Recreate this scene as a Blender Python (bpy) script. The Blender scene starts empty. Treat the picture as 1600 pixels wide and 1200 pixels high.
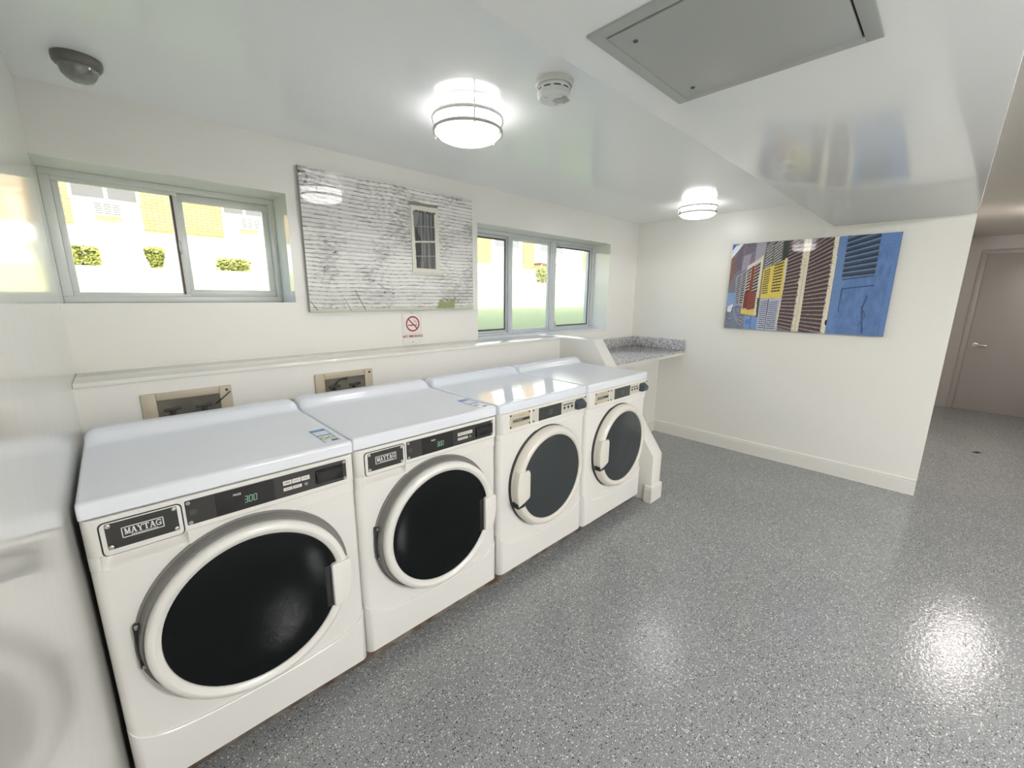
import bpy, bmesh, math, random
import numpy as np
from mathutils import Vector, Matrix
random.seed(7)
SC = bpy.context.scene
COL = SC.collection

# ------------------------------------------------------------------ camera
def make_camera():
    cd = bpy.data.cameras.new('camera')
    cam = bpy.data.objects.new('camera', cd)
    COL.objects.link(cam)
    yaw, pit, rol, f = -0.7656, -0.2099, 0.0083, 646.5
    fw = Vector((math.sin(-yaw)*math.cos(pit), math.cos(yaw)*math.cos(pit), math.sin(pit)))
    r = Vector((math.cos(yaw), math.sin(yaw), 0))
    u = r.cross(fw)
    c, s = math.cos(rol), math.sin(rol)
    r2 = c*r + s*u
    u2 = -s*r + c*u
    m = Matrix((r2, u2, -fw)).transposed().to_4x4()
    m.translation = Vector((0.1287, -1.3944, 1.4979))
    cam.matrix_world = m
    cd.sensor_fit = 'HORIZONTAL'
    cd.sensor_width = 36.0
    cd.lens = f/1600.0*36.0
    cd.clip_start = 0.02
    cd.clip_end = 300
    SC.camera = cam
make_camera()

# ------------------------------------------------------------------ world, sun, exposure
LAMP = 5.8
w = bpy.data.worlds.new('sky')
SC.world = w
w.use_nodes = True
nt = w.node_tree
nt.nodes.clear()
wo = nt.nodes.new('ShaderNodeOutputWorld')
bg = nt.nodes.new('ShaderNodeBackground')
sky = nt.nodes.new('ShaderNodeTexSky')
sky.sky_type = 'NISHITA'
sky.sun_disc = False
sky.sun_elevation = math.radians(52)
sky.sun_rotation = math.radians(170)
sky.air_density = 1.0
sky.dust_density = 2.0
bg.inputs['Strength'].default_value = 0.38
nt.links.new(sky.outputs[0], bg.inputs[0])
nt.links.new(bg.outputs[0], wo.inputs[0])
sd = bpy.data.lights.new('sun', 'SUN')
sd.energy = 4.5
sd.angle = math.radians(0.6)
sd.color = (1.0, 0.95, 0.85)
sun = bpy.data.objects.new('sun', sd)
COL.objects.link(sun)
sun.rotation_euler = (math.radians(40), 0, math.radians(-14))
SC.view_settings.view_transform = 'Standard'
SC.view_settings.look = 'None'
SC.view_settings.gamma = 1.0
SC.view_settings.use_curve_mapping = False
SC.view_settings.exposure = 1.0
SC.cycles.use_denoising = True
SC.cycles.max_bounces = 10
SC.cycles.diffuse_bounces = 7
SC.cycles.glossy_bounces = 4
SC.cycles.transparent_max_bounces = 12
SC.cycles.caustics_reflective = False
SC.cycles.caustics_refractive = False
SC.cycles.sample_clamp_indirect = 6.0

# ------------------------------------------------------------------ materials
MATS = {}
def mat(name, col, rough=0.5, metal=0.0, emit=None, emit_s=0.0, bump=None, coat=0.0, spec=None, alpha=None):
    if name in MATS: return MATS[name]
    m = bpy.data.materials.new(name)
    m.use_nodes = True
    t = m.node_tree
    b = t.nodes['Principled BSDF']
    b.inputs['Base Color'].default_value = (*col, 1)
    b.inputs['Roughness'].default_value = rough
    b.inputs['Metallic'].default_value = metal
    if spec is not None: b.inputs['Specular IOR Level'].default_value = spec
    if coat:
        b.inputs['Coat Weight'].default_value = coat
        b.inputs['Coat Roughness'].default_value = 0.04
    if emit:
        b.inputs['Emission Color'].default_value = (*emit, 1)
        b.inputs['Emission Strength'].default_value = emit_s
    if bump:
        scale, strength, dist = bump
        n = t.nodes.new('ShaderNodeTexNoise')
        n.inputs['Scale'].default_value = scale
        n.inputs['Detail'].default_value = 2.0
        g = t.nodes.new('ShaderNodeTexCoord')
        t.links.new(g.outputs['Object'], n.inputs['Vector'])
        bp = t.nodes.new('ShaderNodeBump')
        bp.inputs['Strength'].default_value = strength
        bp.inputs['Distance'].default_value = dist
        t.links.new(n.outputs['Fac'], bp.inputs['Height'])
        t.links.new(bp.outputs['Normal'], b.inputs['Normal'])
        if coat: t.links.new(bp.outputs['Normal'], b.inputs['Coat Normal'])
    MATS[name] = m
    return m

def nodes_of(m):
    t = m.node_tree
    return t, t.nodes['Principled BSDF']

def mixcol(t, fac, a, b):
    n = t.nodes.new('ShaderNodeMix'); n.data_type = 'RGBA'
    for i, v in ((0, fac), (6, a), (7, b)):
        if isinstance(v, (int, float)): n.inputs[i].default_value = v
        elif isinstance(v, tuple): n.inputs[i].default_value = (*v, 1)
        else: t.links.new(v, n.inputs[i])
    return n.outputs[2]

def math_n(t, op, a, b=None):
    n = t.nodes.new('ShaderNodeMath'); n.operation = op
    for i, v in ((0, a), (1, b)):
        if v is None: continue
        if isinstance(v, (int, float)): n.inputs[i].default_value = v
        else: t.links.new(v, n.inputs[i])
    return n.outputs[0]

def floor_material():
    m = mat('grey_flake_epoxy', (0.25, 0.26, 0.26), 0.11)
    t, b = nodes_of(m)
    g = t.nodes.new('ShaderNodeTexCoord')
    def layer(scale, off):
        mp = t.nodes.new('ShaderNodeMapping'); mp.inputs['Location'].default_value = (off, off*0.7, 0.013)
        t.links.new(g.outputs['Object'], mp.inputs['Vector'])
        v = t.nodes.new('ShaderNodeTexVoronoi'); v.inputs['Scale'].default_value = scale
        v.voronoi_dimensions = '2D'
        t.links.new(mp.outputs[0], v.inputs['Vector'])
        s = t.nodes.new('ShaderNodeSeparateColor'); t.links.new(v.outputs['Color'], s.inputs[0])
        return v.outputs['Distance'], s.outputs[0], s.outputs[1]
    base = (0.235, 0.24, 0.24)
    n = t.nodes.new('ShaderNodeTexNoise'); n.inputs['Scale'].default_value = 2.3; n.inputs['Detail'].default_value = 3
    t.links.new(g.outputs['Object'], n.inputs['Vector'])
    c = mixcol(t, n.outputs['Fac'], (0.245, 0.253, 0.258), (0.31, 0.32, 0.328))
    for scale, off in ((125, 0.0), (190, 3.1), (290, 7.7)):
        d, r1, r2 = layer(scale, off)
        near = math_n(t, 'LESS_THAN', d, math_n(t, 'ADD', math_n(t, 'MULTIPLY', r2, 0.24), 0.12))
        black = math_n(t, 'MULTIPLY', math_n(t, 'LESS_THAN', r1, 0.15 if scale < 130 else 0.13), near)
        white = math_n(t, 'MULTIPLY', math_n(t, 'GREATER_THAN', r1, 0.87 if scale < 280 else 0.93), near)
        c = mixcol(t, black, c, (0.03, 0.03, 0.032))
        c = mixcol(t, white, c, (0.82, 0.82, 0.80))
    t.links.new(c, b.inputs['Base Color'])
    nb = t.nodes.new('ShaderNodeTexNoise'); nb.inputs['Scale'].default_value = 70; nb.inputs['Detail'].default_value = 3
    t.links.new(g.outputs['Object'], nb.inputs['Vector'])
    bp = t.nodes.new('ShaderNodeBump'); bp.inputs['Strength'].default_value = 0.35; bp.inputs['Distance'].default_value = 0.0035
    t.links.new(nb.outputs['Fac'], bp.inputs['Height'])
    t.links.new(bp.outputs['Normal'], b.inputs['Normal'])
    return m

def granite_material():
    m = mat('speckled_granite', (0.4, 0.4, 0.42), 0.12)
    t, b = nodes_of(m)
    g = t.nodes.new('ShaderNodeTexCoord')
    v = t.nodes.new('ShaderNodeTexVoronoi'); v.inputs['Scale'].default_value = 120
    t.links.new(g.outputs['Object'], v.inputs['Vector'])
    s = t.nodes.new('ShaderNodeSeparateColor'); t.links.new(v.outputs['Color'], s.inputs[0])
    r = t.nodes.new('ShaderNodeValToRGB'); t.links.new(s.outputs[0], r.inputs[0])
    e = r.color_ramp.elements
    e[0].position = 0; e[0].color = (0.16, 0.16, 0.17, 1)
    e[1].position = 1; e[1].color = (0.75, 0.75, 0.75, 1)
    for p, cc in ((0.25, (0.34, 0.34, 0.36, 1)), (0.5, (0.47, 0.46, 0.46, 1)), (0.8, (0.6, 0.6, 0.6, 1))):
        x = e.new(p); x.color = cc
    t.links.new(r.outputs[0], b.inputs['Base Color'])
    return m

def brick_material():
    m = mat('tan_brick', (0.5, 0.3, 0.12), 0.9)
    t, b = nodes_of(m)
    g = t.nodes.new('ShaderNodeTexCoord')
    mp = t.nodes.new('ShaderNodeMapping'); mp.inputs['Rotation'].default_value = (math.radians(90), 0, 0)
    t.links.new(g.outputs['Object'], mp.inputs['Vector'])
    k = t.nodes.new('ShaderNodeTexBrick')
    k.inputs['Scale'].default_value = 1.0
    k.inputs['Brick Width'].default_value = 0.30
    k.inputs['Row Height'].default_value = 0.10
    k.inputs['Mortar Size'].default_value = 0.010
    k.inputs['Color1'].default_value = (0.47, 0.33, 0.165, 1)
    k.inputs['Color2'].default_value = (0.41, 0.27, 0.13, 1)
    k.inputs['Mortar'].default_value = (0.26, 0.15, 0.06, 1)
    t.links.new(mp.outputs[0], k.inputs['Vector'])
    t.links.new(k.outputs['Color'], b.inputs['Base Color'])
    return m

def noise_two(name, c1, c2, scale, rough, bump=None, detail=4):
    m = mat(name, c1, rough, bump=bump)
    t, b = nodes_of(m)
    g = t.nodes.new('ShaderNodeTexCoord')
    n = t.nodes.new('ShaderNodeTexNoise'); n.inputs['Scale'].default_value = scale; n.inputs['Detail'].default_value = detail
    t.links.new(g.outputs['Object'], n.inputs['Vector'])
    r = t.nodes.new('ShaderNodeValToRGB'); t.links.new(n.outputs['Fac'], r.inputs[0])
    r.color_ramp.elements[0].position = 0.38; r.color_ramp.elements[0].color = (*c1, 1)
    r.color_ramp.elements[1].position = 0.62; r.color_ramp.elements[1].color = (*c2, 1)
    t.links.new(r.outputs[0], b.inputs['Base Color'])
    return m

def glass_material(name, tint=(0.97, 0.98, 0.97)):
    m = bpy.data.materials.new(name); m.use_nodes = True
    t = m.node_tree; t.nodes.clear()
    o = t.nodes.new('ShaderNodeOutputMaterial')
    tr = t.nodes.new('ShaderNodeBsdfTransparent'); tr.inputs[0].default_value = (*tint, 1)
    gl = t.nodes.new('ShaderNodeBsdfGlossy'); gl.inputs['Roughness'].default_value = 0.02
    fr = t.nodes.new('ShaderNodeFresnel'); fr.inputs[0].default_value = 1.45
    mx = t.nodes.new('ShaderNodeMixShader')
    ge = t.nodes.new('ShaderNodeNewGeometry')
    fac = math_n(t, 'MULTIPLY', fr.outputs[0], math_n(t, 'SUBTRACT', 1.0, ge.outputs['Backfacing']))
    t.links.new(fac, mx.inputs[0]); t.links.new(tr.outputs[0], mx.inputs[1]); t.links.new(gl.outputs[0], mx.inputs[2])
    t.links.new(mx.outputs[0], o.inputs[0])
    MATS[name] = m
    return m

def print_material(name, rough=0.04):
    m = mat(name, (0.8, 0.8, 0.8), rough, coat=0.0, spec=0.6)
    t, b = nodes_of(m)
    a = t.nodes.new('ShaderNodeVertexColor'); a.layer_name = 'print'
    t.links.new(a.outputs['Color'], b.inputs['Base Color'])
    return m

WALL = mat('cream_wall_paint', (0.81, 0.80, 0.755), 0.30, bump=(220, 0.25, 0.0006))
WALLG = mat('glossy_wall_paint', (0.74, 0.735, 0.70), 0.13, bump=(18, 0.12, 0.002), spec=0.7)
CEIL = mat('semi_gloss_ceiling_paint', (0.86, 0.885, 0.875), 0.13, bump=(150, 0.08, 0.0005))
WALLR = mat('glossy_reveal_paint', (0.78, 0.775, 0.73), 0.05, spec=0.65)
TRIM = mat('trim_paint', (0.77, 0.76, 0.71), 0.25)
LEDGE = mat('ledge_paint', (0.80, 0.79, 0.74), 0.12)
FLOOR = floor_material()
GRAN = granite_material()
BRICK = brick_material()
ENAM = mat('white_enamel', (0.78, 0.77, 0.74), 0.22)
ENAMT = mat('enamel_reflected_blue', (0.79, 0.815, 0.865), 0.16)  # same enamel as the body; blue reflected from sky and ceiling put into its colour
ENAMF = mat('film_covered_enamel', (0.76, 0.80, 0.87), 0.09, bump=(14, 0.25, 0.002))  # clear film over the enamel; the reflected blue is part of this colour too
PLAS = mat('ivory_plastic', (0.78, 0.77, 0.73), 0.28)
PLASO = mat('aged_ivory_plastic', (0.74, 0.71, 0.64), 0.18)
GREYP = mat('grey_gasket_plastic', (0.20, 0.195, 0.185), 0.4)
BLK = mat('black_plastic', (0.012, 0.012, 0.012), 0.3)
CHAR = mat('charcoal_panel', (0.035, 0.035, 0.033), 0.32)
CHAR2 = mat('charcoal_display', (0.018, 0.017, 0.017), 0.12)
DGLASS = mat('black_door_glass', (0.006, 0.008, 0.008), 0.03, spec=0.14)
DGLASS2 = mat('smoke_door_glass', (0.035, 0.042, 0.045), 0.10, spec=0.5)
STEEL = mat('brushed_nickel', (0.55, 0.54, 0.52), 0.28, 1.0)
DARK = mat('dark_void', (0.02, 0.02, 0.02), 0.8)
ALU = mat('window_aluminium', (0.66, 0.68, 0.68), 0.35, 0.1)
VINYL = mat('white_vinyl', (0.70, 0.71, 0.67), 0.3)
GLASS = glass_material('clear_window_glass')

# ------------------------------------------------------------------ geometry helpers
def tag(o, label=None, cat=None, group=None, kind=None):
    if label: o['label'] = label
    if cat: o['category'] = cat
    if group: o['group'] = group
    if kind: o['kind'] = kind
    return o

def empty(name, loc, label, cat, group=None, rz=0.0):
    o = bpy.data.objects.new(name, None)
    COL.objects.link(o)
    o.location = loc
    o.rotation_euler = (0, 0, rz)
    o.empty_display_size = 0.1
    return tag(o, label, cat, group)

class MB:
    """collects geometry, then links it as one mesh object"""
    def __init__(self):
        self.bm = bmesh.new(); self.mats = []
    def mi(self, m):
        if m not in self.mats: self.mats.append(m)
        return self.mats.index(m)
    def box(self, x0, x1, y0, y1, z0, z1, m=None, bev=0.0, seg=2):
        before = set(self.bm.faces)
        v = [self.bm.verts.new(p) for p in ((x0,y0,z0),(x1,y0,z0),(x1,y1,z0),(x0,y1,z0),(x0,y0,z1),(x1,y0,z1),(x1,y1,z1),(x0,y1,z1))]
        fs = [self.bm.faces.new([v[i] for i in f]) for f in ((0,3,2,1),(4,5,6,7),(0,1,5,4),(1,2,6,5),(2,3,7,6),(3,0,4,7))]
        if bev:
            es = {e for f in fs for e in f.edges}
            bmesh.ops.bevel(self.bm, geom=list(es), offset=bev, segments=seg, profile=0.5, affect='EDGES')
        if m: self._paint(before, m)
        return self
    def _paint(self, before, m):
        k = self.mi(m)
        for f in self.bm.faces:
            if f not in before: f.material_index = k
    def prism(self, pts, axis, a, b, m=None, bev=0.0, seg=2):
        """extrude a polygon (2D points) along axis from a to b. axis y: pts=(x,z); x: pts=(y,z); z: pts=(x,y)"""
        before = set(self.bm.faces)
        def P(p, t):
            return {'y': (p[0], t, p[1]), 'x': (t, p[0], p[1]), 'z': (p[0], p[1], t)}[axis]
        A = [self.bm.verts.new(P(p, a)) for p in pts]
        B = [self.bm.verts.new(P(p, b)) for p in pts]
        n = len(pts)
        fa = self.bm.faces.new(A); fb = self.bm.faces.new(B[::-1])
        fs = [fa, fb]
        for i in range(n):
            fs.append(self.bm.faces.new((A[i], B[i], B[(i+1) % n], A[(i+1) % n])))
        bmesh.ops.recalc_face_normals(self.bm, faces=fs)
        if bev:
            es = {e for f in (fa, fb) for e in f.edges}
            bmesh.ops.bevel(self.bm, geom=list(es), offset=bev, segments=seg, profile=0.5, affect='EDGES')
        if m: self._paint(before, m)
        return self
    def grid(self, rows, m=None, closed_u=False, closed_v=False):
        """rows: list of lists of points"""
        before = set(self.bm.faces)
        V = [[self.bm.verts.new(p) for p in r] for r in rows]
        nu, nv = len(V), len(V[0])
        for i in range(nu if closed_u else nu-1):
            for j in range(nv if closed_v else nv-1):
                a, b, c, d = V[i][j], V[(i+1) % nu][j], V[(i+1) % nu][(j+1) % nv], V[i][(j+1) % nv]
                try: self.bm.faces.new((a, b, c, d))
                except ValueError: pass
        if m: self._paint(before, m)
        return V
    def face(self, pts, m=None):
        f = self.bm.faces.new([self.bm.verts.new(p) for p in pts])
        if m: f.material_index = self.mi(m)
        return f
    def lathe(self, prof, c, axis='z', n=48, m=None, cap0=False, cap1=False, a0=0.0, a1=2*math.pi):
        """prof: (r, t) along the axis; c: centre"""
        full = abs(a1-a0-2*math.pi) < 1e-6
        k = n if full else n+1
        rows = []
        for i in range(k):
            a = a0 + (a1-a0)*i/n
            ca, sa = math.cos(a), math.sin(a)
            row = []
            for r, t in prof:
                if axis == 'z': row.append((c[0]+r*ca, c[1]+r*sa, c[2]+t))
                elif axis == 'y': row.append((c[0]+r*ca, c[1]+t, c[2]+r*sa))
                else: row.append((c[0]+t, c[1]+r*ca, c[2]+r*sa))
            rows.append(row)
        before = set(self.bm.faces)
        V = self.grid(rows, None, closed_u=full)
        if cap0: self.bm.faces.new([r[0] for r in V])
        if cap1: self.bm.faces.new([r[-1] for r in V][::-1])
        if m: self._paint(before, m)
        return self
    def tube(self, pts, r, n=8, m=None, closed=False):
        pts = [Vector(p) for p in pts]
        rows = []
        N = len(pts)
        for i, p in enumerate(pts):
            a = pts[(i-1) % N] if (closed or i > 0) else pts[i]
            b = pts[(i+1) % N] if (closed or i < N-1) else pts[i]
            t = (b-a).normalized()
            up = Vector((0, 0, 1)) if abs(t.z) < 0.95 else Vector((1, 0, 0))
            s = t.cross(up).normalized(); q = s.cross(t)
            rows.append([tuple(p + r*(math.cos(2*math.pi*j/n)*s + math.sin(2*math.pi*j/n)*q)) for j in range(n)])
        before = set(self.bm.faces)
        V = self.grid(rows, None, closed_u=closed, closed_v=True)
        if not closed:
            self.bm.faces.new(V[0][::-1]); self.bm.faces.new(V[-1])
        if m: self._paint(before, m)
        return self
    def build(self, name, m=None, parent=None, smooth=35, recalc=True, off=None):
        if recalc: bmesh.ops.recalc_face_normals(self.bm, faces=self.bm.faces[:])
        me = bpy.data.meshes.new(name)
        self.bm.to_mesh(me); self.bm.free()
        if m is not None:
            me.materials.append(m)
            if self.mats:
                raise ValueError('mixed')
        else:
            for x in self.mats: me.materials.append(x)
        if smooth:
            me.polygons.foreach_set('use_smooth', [True]*len(me.polygons))
            me.set_sharp_from_angle(angle=math.radians(smooth))
        o = bpy.data.objects.new(name, me)
        COL.objects.link(o)
        if parent: o.parent = parent
        return o

def rrect(x0, x1, z0, z1, r, n=5):
    pts = []
    for cx, cz, a in ((x1-r, z1-r, 0), (x0+r, z1-r, 90), (x0+r, z0+r, 180), (x1-r, z0+r, 270)):
        for i in range(n+1):
            t = math.radians(a + 90*i/n)
            pts.append((cx + r*math.cos(t), cz + r*math.sin(t)))
    return pts

def structure(name, mb, m=None, smooth=35):
    o = mb.build(name, m, None, smooth)
    o['kind'] = 'structure'
    return o

def text_mesh(body, name, size, m, parent, loc, rot=(math.radians(90), 0, 0), extrude=0.0004, sx=1.0):
    cu = bpy.data.curves.new(name, 'FONT')
    cu.body = body; cu.size = size; cu.offset = size*0.02; cu.extrude = extrude; cu.align_x = 'CENTER'; cu.align_y = 'CENTER'
    tmp = bpy.data.objects.new(name, cu)
    COL.objects.link(tmp)
    dg = bpy.context.evaluated_depsgraph_get()
    me = bpy.data.meshes.new_from_object(tmp.evaluated_get(dg))
    bpy.data.objects.remove(tmp)
    for v in me.vertices: v.co.x *= sx
    me.materials.clear(); me.materials.append(m)
    o = bpy.data.objects.new(name, me)
    COL.objects.link(o)
    o.parent = parent; o.location = loc; o.rotation_euler = rot
    return o

def copy_tree(o, parent=None):
    c = o.copy(); COL.objects.link(c)
    c.parent = parent
    for ch in list(o.children): copy_tree(ch, c)
    return c

# ------------------------------------------------------------------ the room
YW, XR, ZC, ZS, YL, ZL = 1.1173, 4.4621, 2.278, 2.0685, 0.844, 1.162
YE = -1.4202
XL = -0.012
W1 = (XL, 0.880, 1.4525, 2.014)     # x0,x1,z0,z1 of the opening
W2 = (2.173, 3.930, ZL, 2.0245)
YO = 1.42                              # outer face of the window wall

mb = MB(); mb.box(-0.4, 8.8, -6.2, YO, -0.12, 0.0); structure('floor', mb, FLOOR)

mb = MB()
xs = [-0.35, W1[0], W1[1], W2[0], W2[1], XR+0.3]
for i in range(5):
    x0, x1 = xs[i], xs[i+1]
    if i == 1: segs = [(0, W1[2]), (W1[3], 8.0)]
    elif i == 3: segs = [(0, W2[2]-0.02), (W2[3], 8.0)]
    else: segs = [(0, 8.0)]
    for z0, z1 in segs: mb.box(x0, x1, YW, YO, z0, z1)
ww = structure('wall_window', mb, WALL)
ww.data.materials.append(WALLR)
for f_ in ww.data.polygons:
    if abs(f_.normal.y) < 0.5: f_.material_index = 1     # the glossier paint of the window reveals

mb = MB(); mb.box(XR+0.3, 8.8, YW, YO, 2.6, 8.0); mb.box(8.8, 30, YW, YO, 0, 8.0); structure('wall_exterior_right', mb, WALL)
mb = MB(); mb.box(-12, -0.35, YW, YO, 0, 8.0); structure('wall_exterior_left', mb, WALL)
mb = MB(); mb.box(-0.35, XL, -6.1, YW+0.0, -0.02, 2.6); structure('wall_left', mb, WALLG)
# right-hand wall and the solid beyond it, up to the corridor end
mb = MB(); mb.box(XR, 8.56, YE, YO, -0.02, 2.6); structure('wall_right', mb, WALL)
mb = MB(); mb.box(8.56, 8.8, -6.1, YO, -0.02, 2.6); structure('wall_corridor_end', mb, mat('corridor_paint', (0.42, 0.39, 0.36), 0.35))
mb = MB(); mb.box(-0.35, 8.8, -6.2, -6.0, -0.02, 2.6); structure('wall_back', mb, WALL)
mb = MB(); mb.box(4.9, 8.56, -6.0, -2.80, -0.02, 2.6); structure('wall_corridor_added', mb, WALL)  # unseen wall, added to keep the rear lights out of the corridor
mb = MB(); mb.box(-0.35, XR+0.3, -0.6389, YO, ZC, ZC+0.3); structure('ceiling', mb, CEIL)
mb = MB(); mb.box(-0.35, XR, YE, -0.6389, ZS, ZS+0.5, bev=0.004); structure('ceiling_soffit', mb, CEIL)
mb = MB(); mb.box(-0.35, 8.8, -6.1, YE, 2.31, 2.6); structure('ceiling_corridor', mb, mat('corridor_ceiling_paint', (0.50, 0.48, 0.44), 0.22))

# lower, thicker wall with the painted ledge
mb = MB(); mb.box(XL, 2.845, YL, YW, 0, ZL-0.02); structure('wall_lower', mb, WALL)
mb = MB(); mb.box(XL, 2.845, YL-0.010, YW+0.001, ZL-0.020, ZL, bev=0.004)
mb.box(W2[0], W2[1], YW-0.0005, YO-0.02, ZL-0.02, ZL)
structure('trim_1', mb, LEDGE)

# stub wall beside the machines
S0, S1 = 2.839, 2.971
prof = [(-0.066, 0), (-0.066, 0.356), (0.508, ZL), (YW, ZL), (YW, 0)]
mb = MB(); mb.prism([(y, z) for y, z in prof], 'x', S0, S1, bev=0.003); structure('wall_stub', mb, TRIM)

def skirting(name, path, h=0.131):
    """skirting profile swept along a polyline; the board stands to the left of the walking direction"""
    pr = [(0, 0), (0.014, 0), (0.014, h*0.80), (0.011, h*0.84), (0.013, h*0.90), (0.010, h*0.955), (0.005, h*0.985), (0, h)]
    n = len(path); rows = []
    for i, p in enumerate(path):
        p = Vector((*p, 0))
        d0 = (p - Vector((*path[i-1], 0))).normalized() if i > 0 else None
        d1 = (Vector((*path[i+1], 0)) - p).normalized() if i < n-1 else None
        n0 = Vector((-d0.y, d0.x, 0)) if d0 else None
        n1 = Vector((-d1.y, d1.x, 0)) if d1 else None
        if n0 and n1:
            b = (n0+n1).normalized(); b = b / max(0.2, b.dot(n0))
        else: b = n0 or n1
        rows.append([tuple(p + b*t + Vector((0, 0, z))) for t, z in pr])
    mb = MB(); V = mb.grid(rows)
    mb.bm.faces.new(V[0]); mb.bm.faces.new(V[-1][::-1])
    return structure(name, mb, TRIM, 25)
skirting('baseboard_right', [(XR, 0.745), (XR, YE)][::-1])
skirting('baseboard_counter', [(XR, 0.76), (S1, 0.76)])
skirting('baseboard_stub', [(S1, 0.76), (S1, -0.066), (S0, -0.066), (S0, -0.02)])
skirting('baseboard_corridor', [(8.56, -1.46), (8.56, -1.565)][::1], 0.13)

# counter panel (wall under the counter) and its front apron
mb = MB(); mb.box(S1, XR, 0.76, 0.80, 0, 0.93); mb.box(S1, XR, 0.50, 0.52, 0.895, 0.93); structure('wall_counter_front', mb, TRIM)

# granite counter top
ct = empty('countertop', (3.716, 0.8, 0.93), 'grey speckled granite countertop fixed between the stub wall and the right-hand wall', 'countertop')
def P(o, off):
    o.location = Vector(o.location) - Vector(off); return o
off = (3.716, 0.8, 0.93)
mb = MB(); mb.box(S1, XR-0.002, 0.478, YW-0.001, 0.930, 0.9505, bev=0.003); P(mb.build('worktop', GRAN, ct), off)
mb = MB(); mb.box(S1, XR-0.002, YW-0.020, YW-0.001, 0.9505, 1.055, bev=0.002); mb.box(XR-0.021, XR-0.002, 0.478, YW-0.02, 0.9505, 1.058, bev=0.002)
P(mb.build('backsplash', GRAN, ct), off)

# concrete pad below the machines
mb = MB(); mb.box(XL, 2.80, 0.058, 0.84, 0, 0.055, bev=0.006)
structure('trim_2', mb, noise_two('stained_concrete', (0.09, 0.055, 0.035), (0.22, 0.20, 0.165), 14, 0.85))

# ------------------------------------------------------------------ window 1 (two-light vinyl slider)
def ring(mb, x0, x1, z0, z1, t, y0, y1, m=None, bev=0.003, tb=None, tr=None, tt=None, tl=None):
    tb = tb or t; tr = tr or t; tt = tt or t; tl = tl or t
    mb.box(x0, x1, y0, y1, z0, z0+tb, m, bev); mb.box(x0, x1, y0, y1, z1-tt, z1, m, bev)
    mb.box(x0, x0+tl, y0, y1, z0+tb, z1-tt, m, bev); mb.box(x1-tr, x1, y0, y1, z0+tb, z1-tt, m, bev)
yf = 1.345
w1 = MB(); ring(w1, XL, W1[1], W1[2], W1[3], 0.028, yf, YO-0.01, tl=0.034)
w1 = structure('window_1', w1, VINYL)
mb = MB(); ring(mb, XL+0.034, 0.447, 1.477, 1.989, 0.0, yf+0.006, yf+0.03, tb=0.022, tt=0.022, tl=0.022, tr=0.03)
o = mb.build('sash', VINYL, w1)
mb = MB(); mb.box(XL+0.05, 0.42, yf+0.016, yf+0.021, 1.495, 1.970); mb.build('glass_pane', GLASS, o)
mb = MB(); ring(mb, 0.432, 0.858, 1.480, 1.985, 0.035, yf+0.026, yf+0.052, tl=0.036, tr=0.034, tb=0.036, tt=0.036)
o = mb.build('sash', VINYL, w1)
mb = MB(); mb.box(0.46, 0.83, yf+0.036, yf+0.041, 1.512, 1.955); mb.build('glass_pane', GLASS, o)
mb = MB(); mb.box(0.420, 0.428, yf+0.002, yf+0.012, 1.492, 1.968); mb.build('seal', mat('brown_seal', (0.12, 0.07, 0.06), 0.6), w1)
mb = MB(); mb.box(0.426, 0.440, yf-0.014, yf+0.008, 1.70, 1.75, bev=0.004); mb.tube([(0.433, yf-0.012, 1.755), (0.433, yf-0.022, 1.735), (0.433, yf-0.022, 1.712), (0.433, yf-0.012, 1.69)], 0.004)
mb.build('latch', ALU, w1)

# ------------------------------------------------------------------ window 2 (three-light aluminium)
yf = 1.315
w2 = MB(); ring(w2, W2[0], W2[1], W2[2], W2[3], 0.022, yf, YO-0.01, tb=0.016, tt=0.030)
w2 = structure('window_2', w2, ALU)
x1a, x1b, x2a, x2b, x3 = 2.672, 2.734, 3.222, 3.315, 3.908
for a, b, d, mm in ((W2[0]+0.02, x1a+0.02, 0.012, 0), (x1b-0.02, x2a+0.02, 0.0, 1), (x2b-0.03, x3, 0.012, 0)):
    mb = MB(); ring(mb, a, b, W2[2]+0.016, W2[3]-0.03, 0.026, yf+0.012+d, yf+0.034+d, bev=0.002, tr=0.03)
    o = mb.build('sash', ALU, w2)
    mb = MB(); mb.box(a+0.01, b-0.01, yf+0.02+d, yf+0.025+d, W2[2]+0.03, W2[3]-0.045); mb.build('glass_pane', GLASS, o)
    if not mm:
        mb = MB(); ring(mb, a+0.024, b-0.028, W2[2]+0.038, W2[3]-0.054, 0.014, yf+0.008+d, yf+0.014+d, bev=0.001)
        mb.build('gasket', mat('dark_gasket', (0.10, 0.10, 0.10), 0.5), o)
for a, b in ((x1a, x1b), (x2a, x2b)):
    mb = MB(); mb.box(a+0.008, b-0.008, yf-0.004, yf+0.04, W2[2]+0.01, W2[3]-0.02, bev=0.003)
    mb.box(a+0.022, b-0.022, yf-0.010, yf+0.0, W2[2]+0.01, W2[3]-0.02, bev=0.002)
    mb.build('mullion', ALU, w2)
mb = MB(); mb.box(x2b-0.006, x2b+0.006, yf-0.014, yf+0.004, W2[2]+0.035, W2[2]+0.085, bev=0.002); mb.build('latch', ALU, w2)

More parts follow.
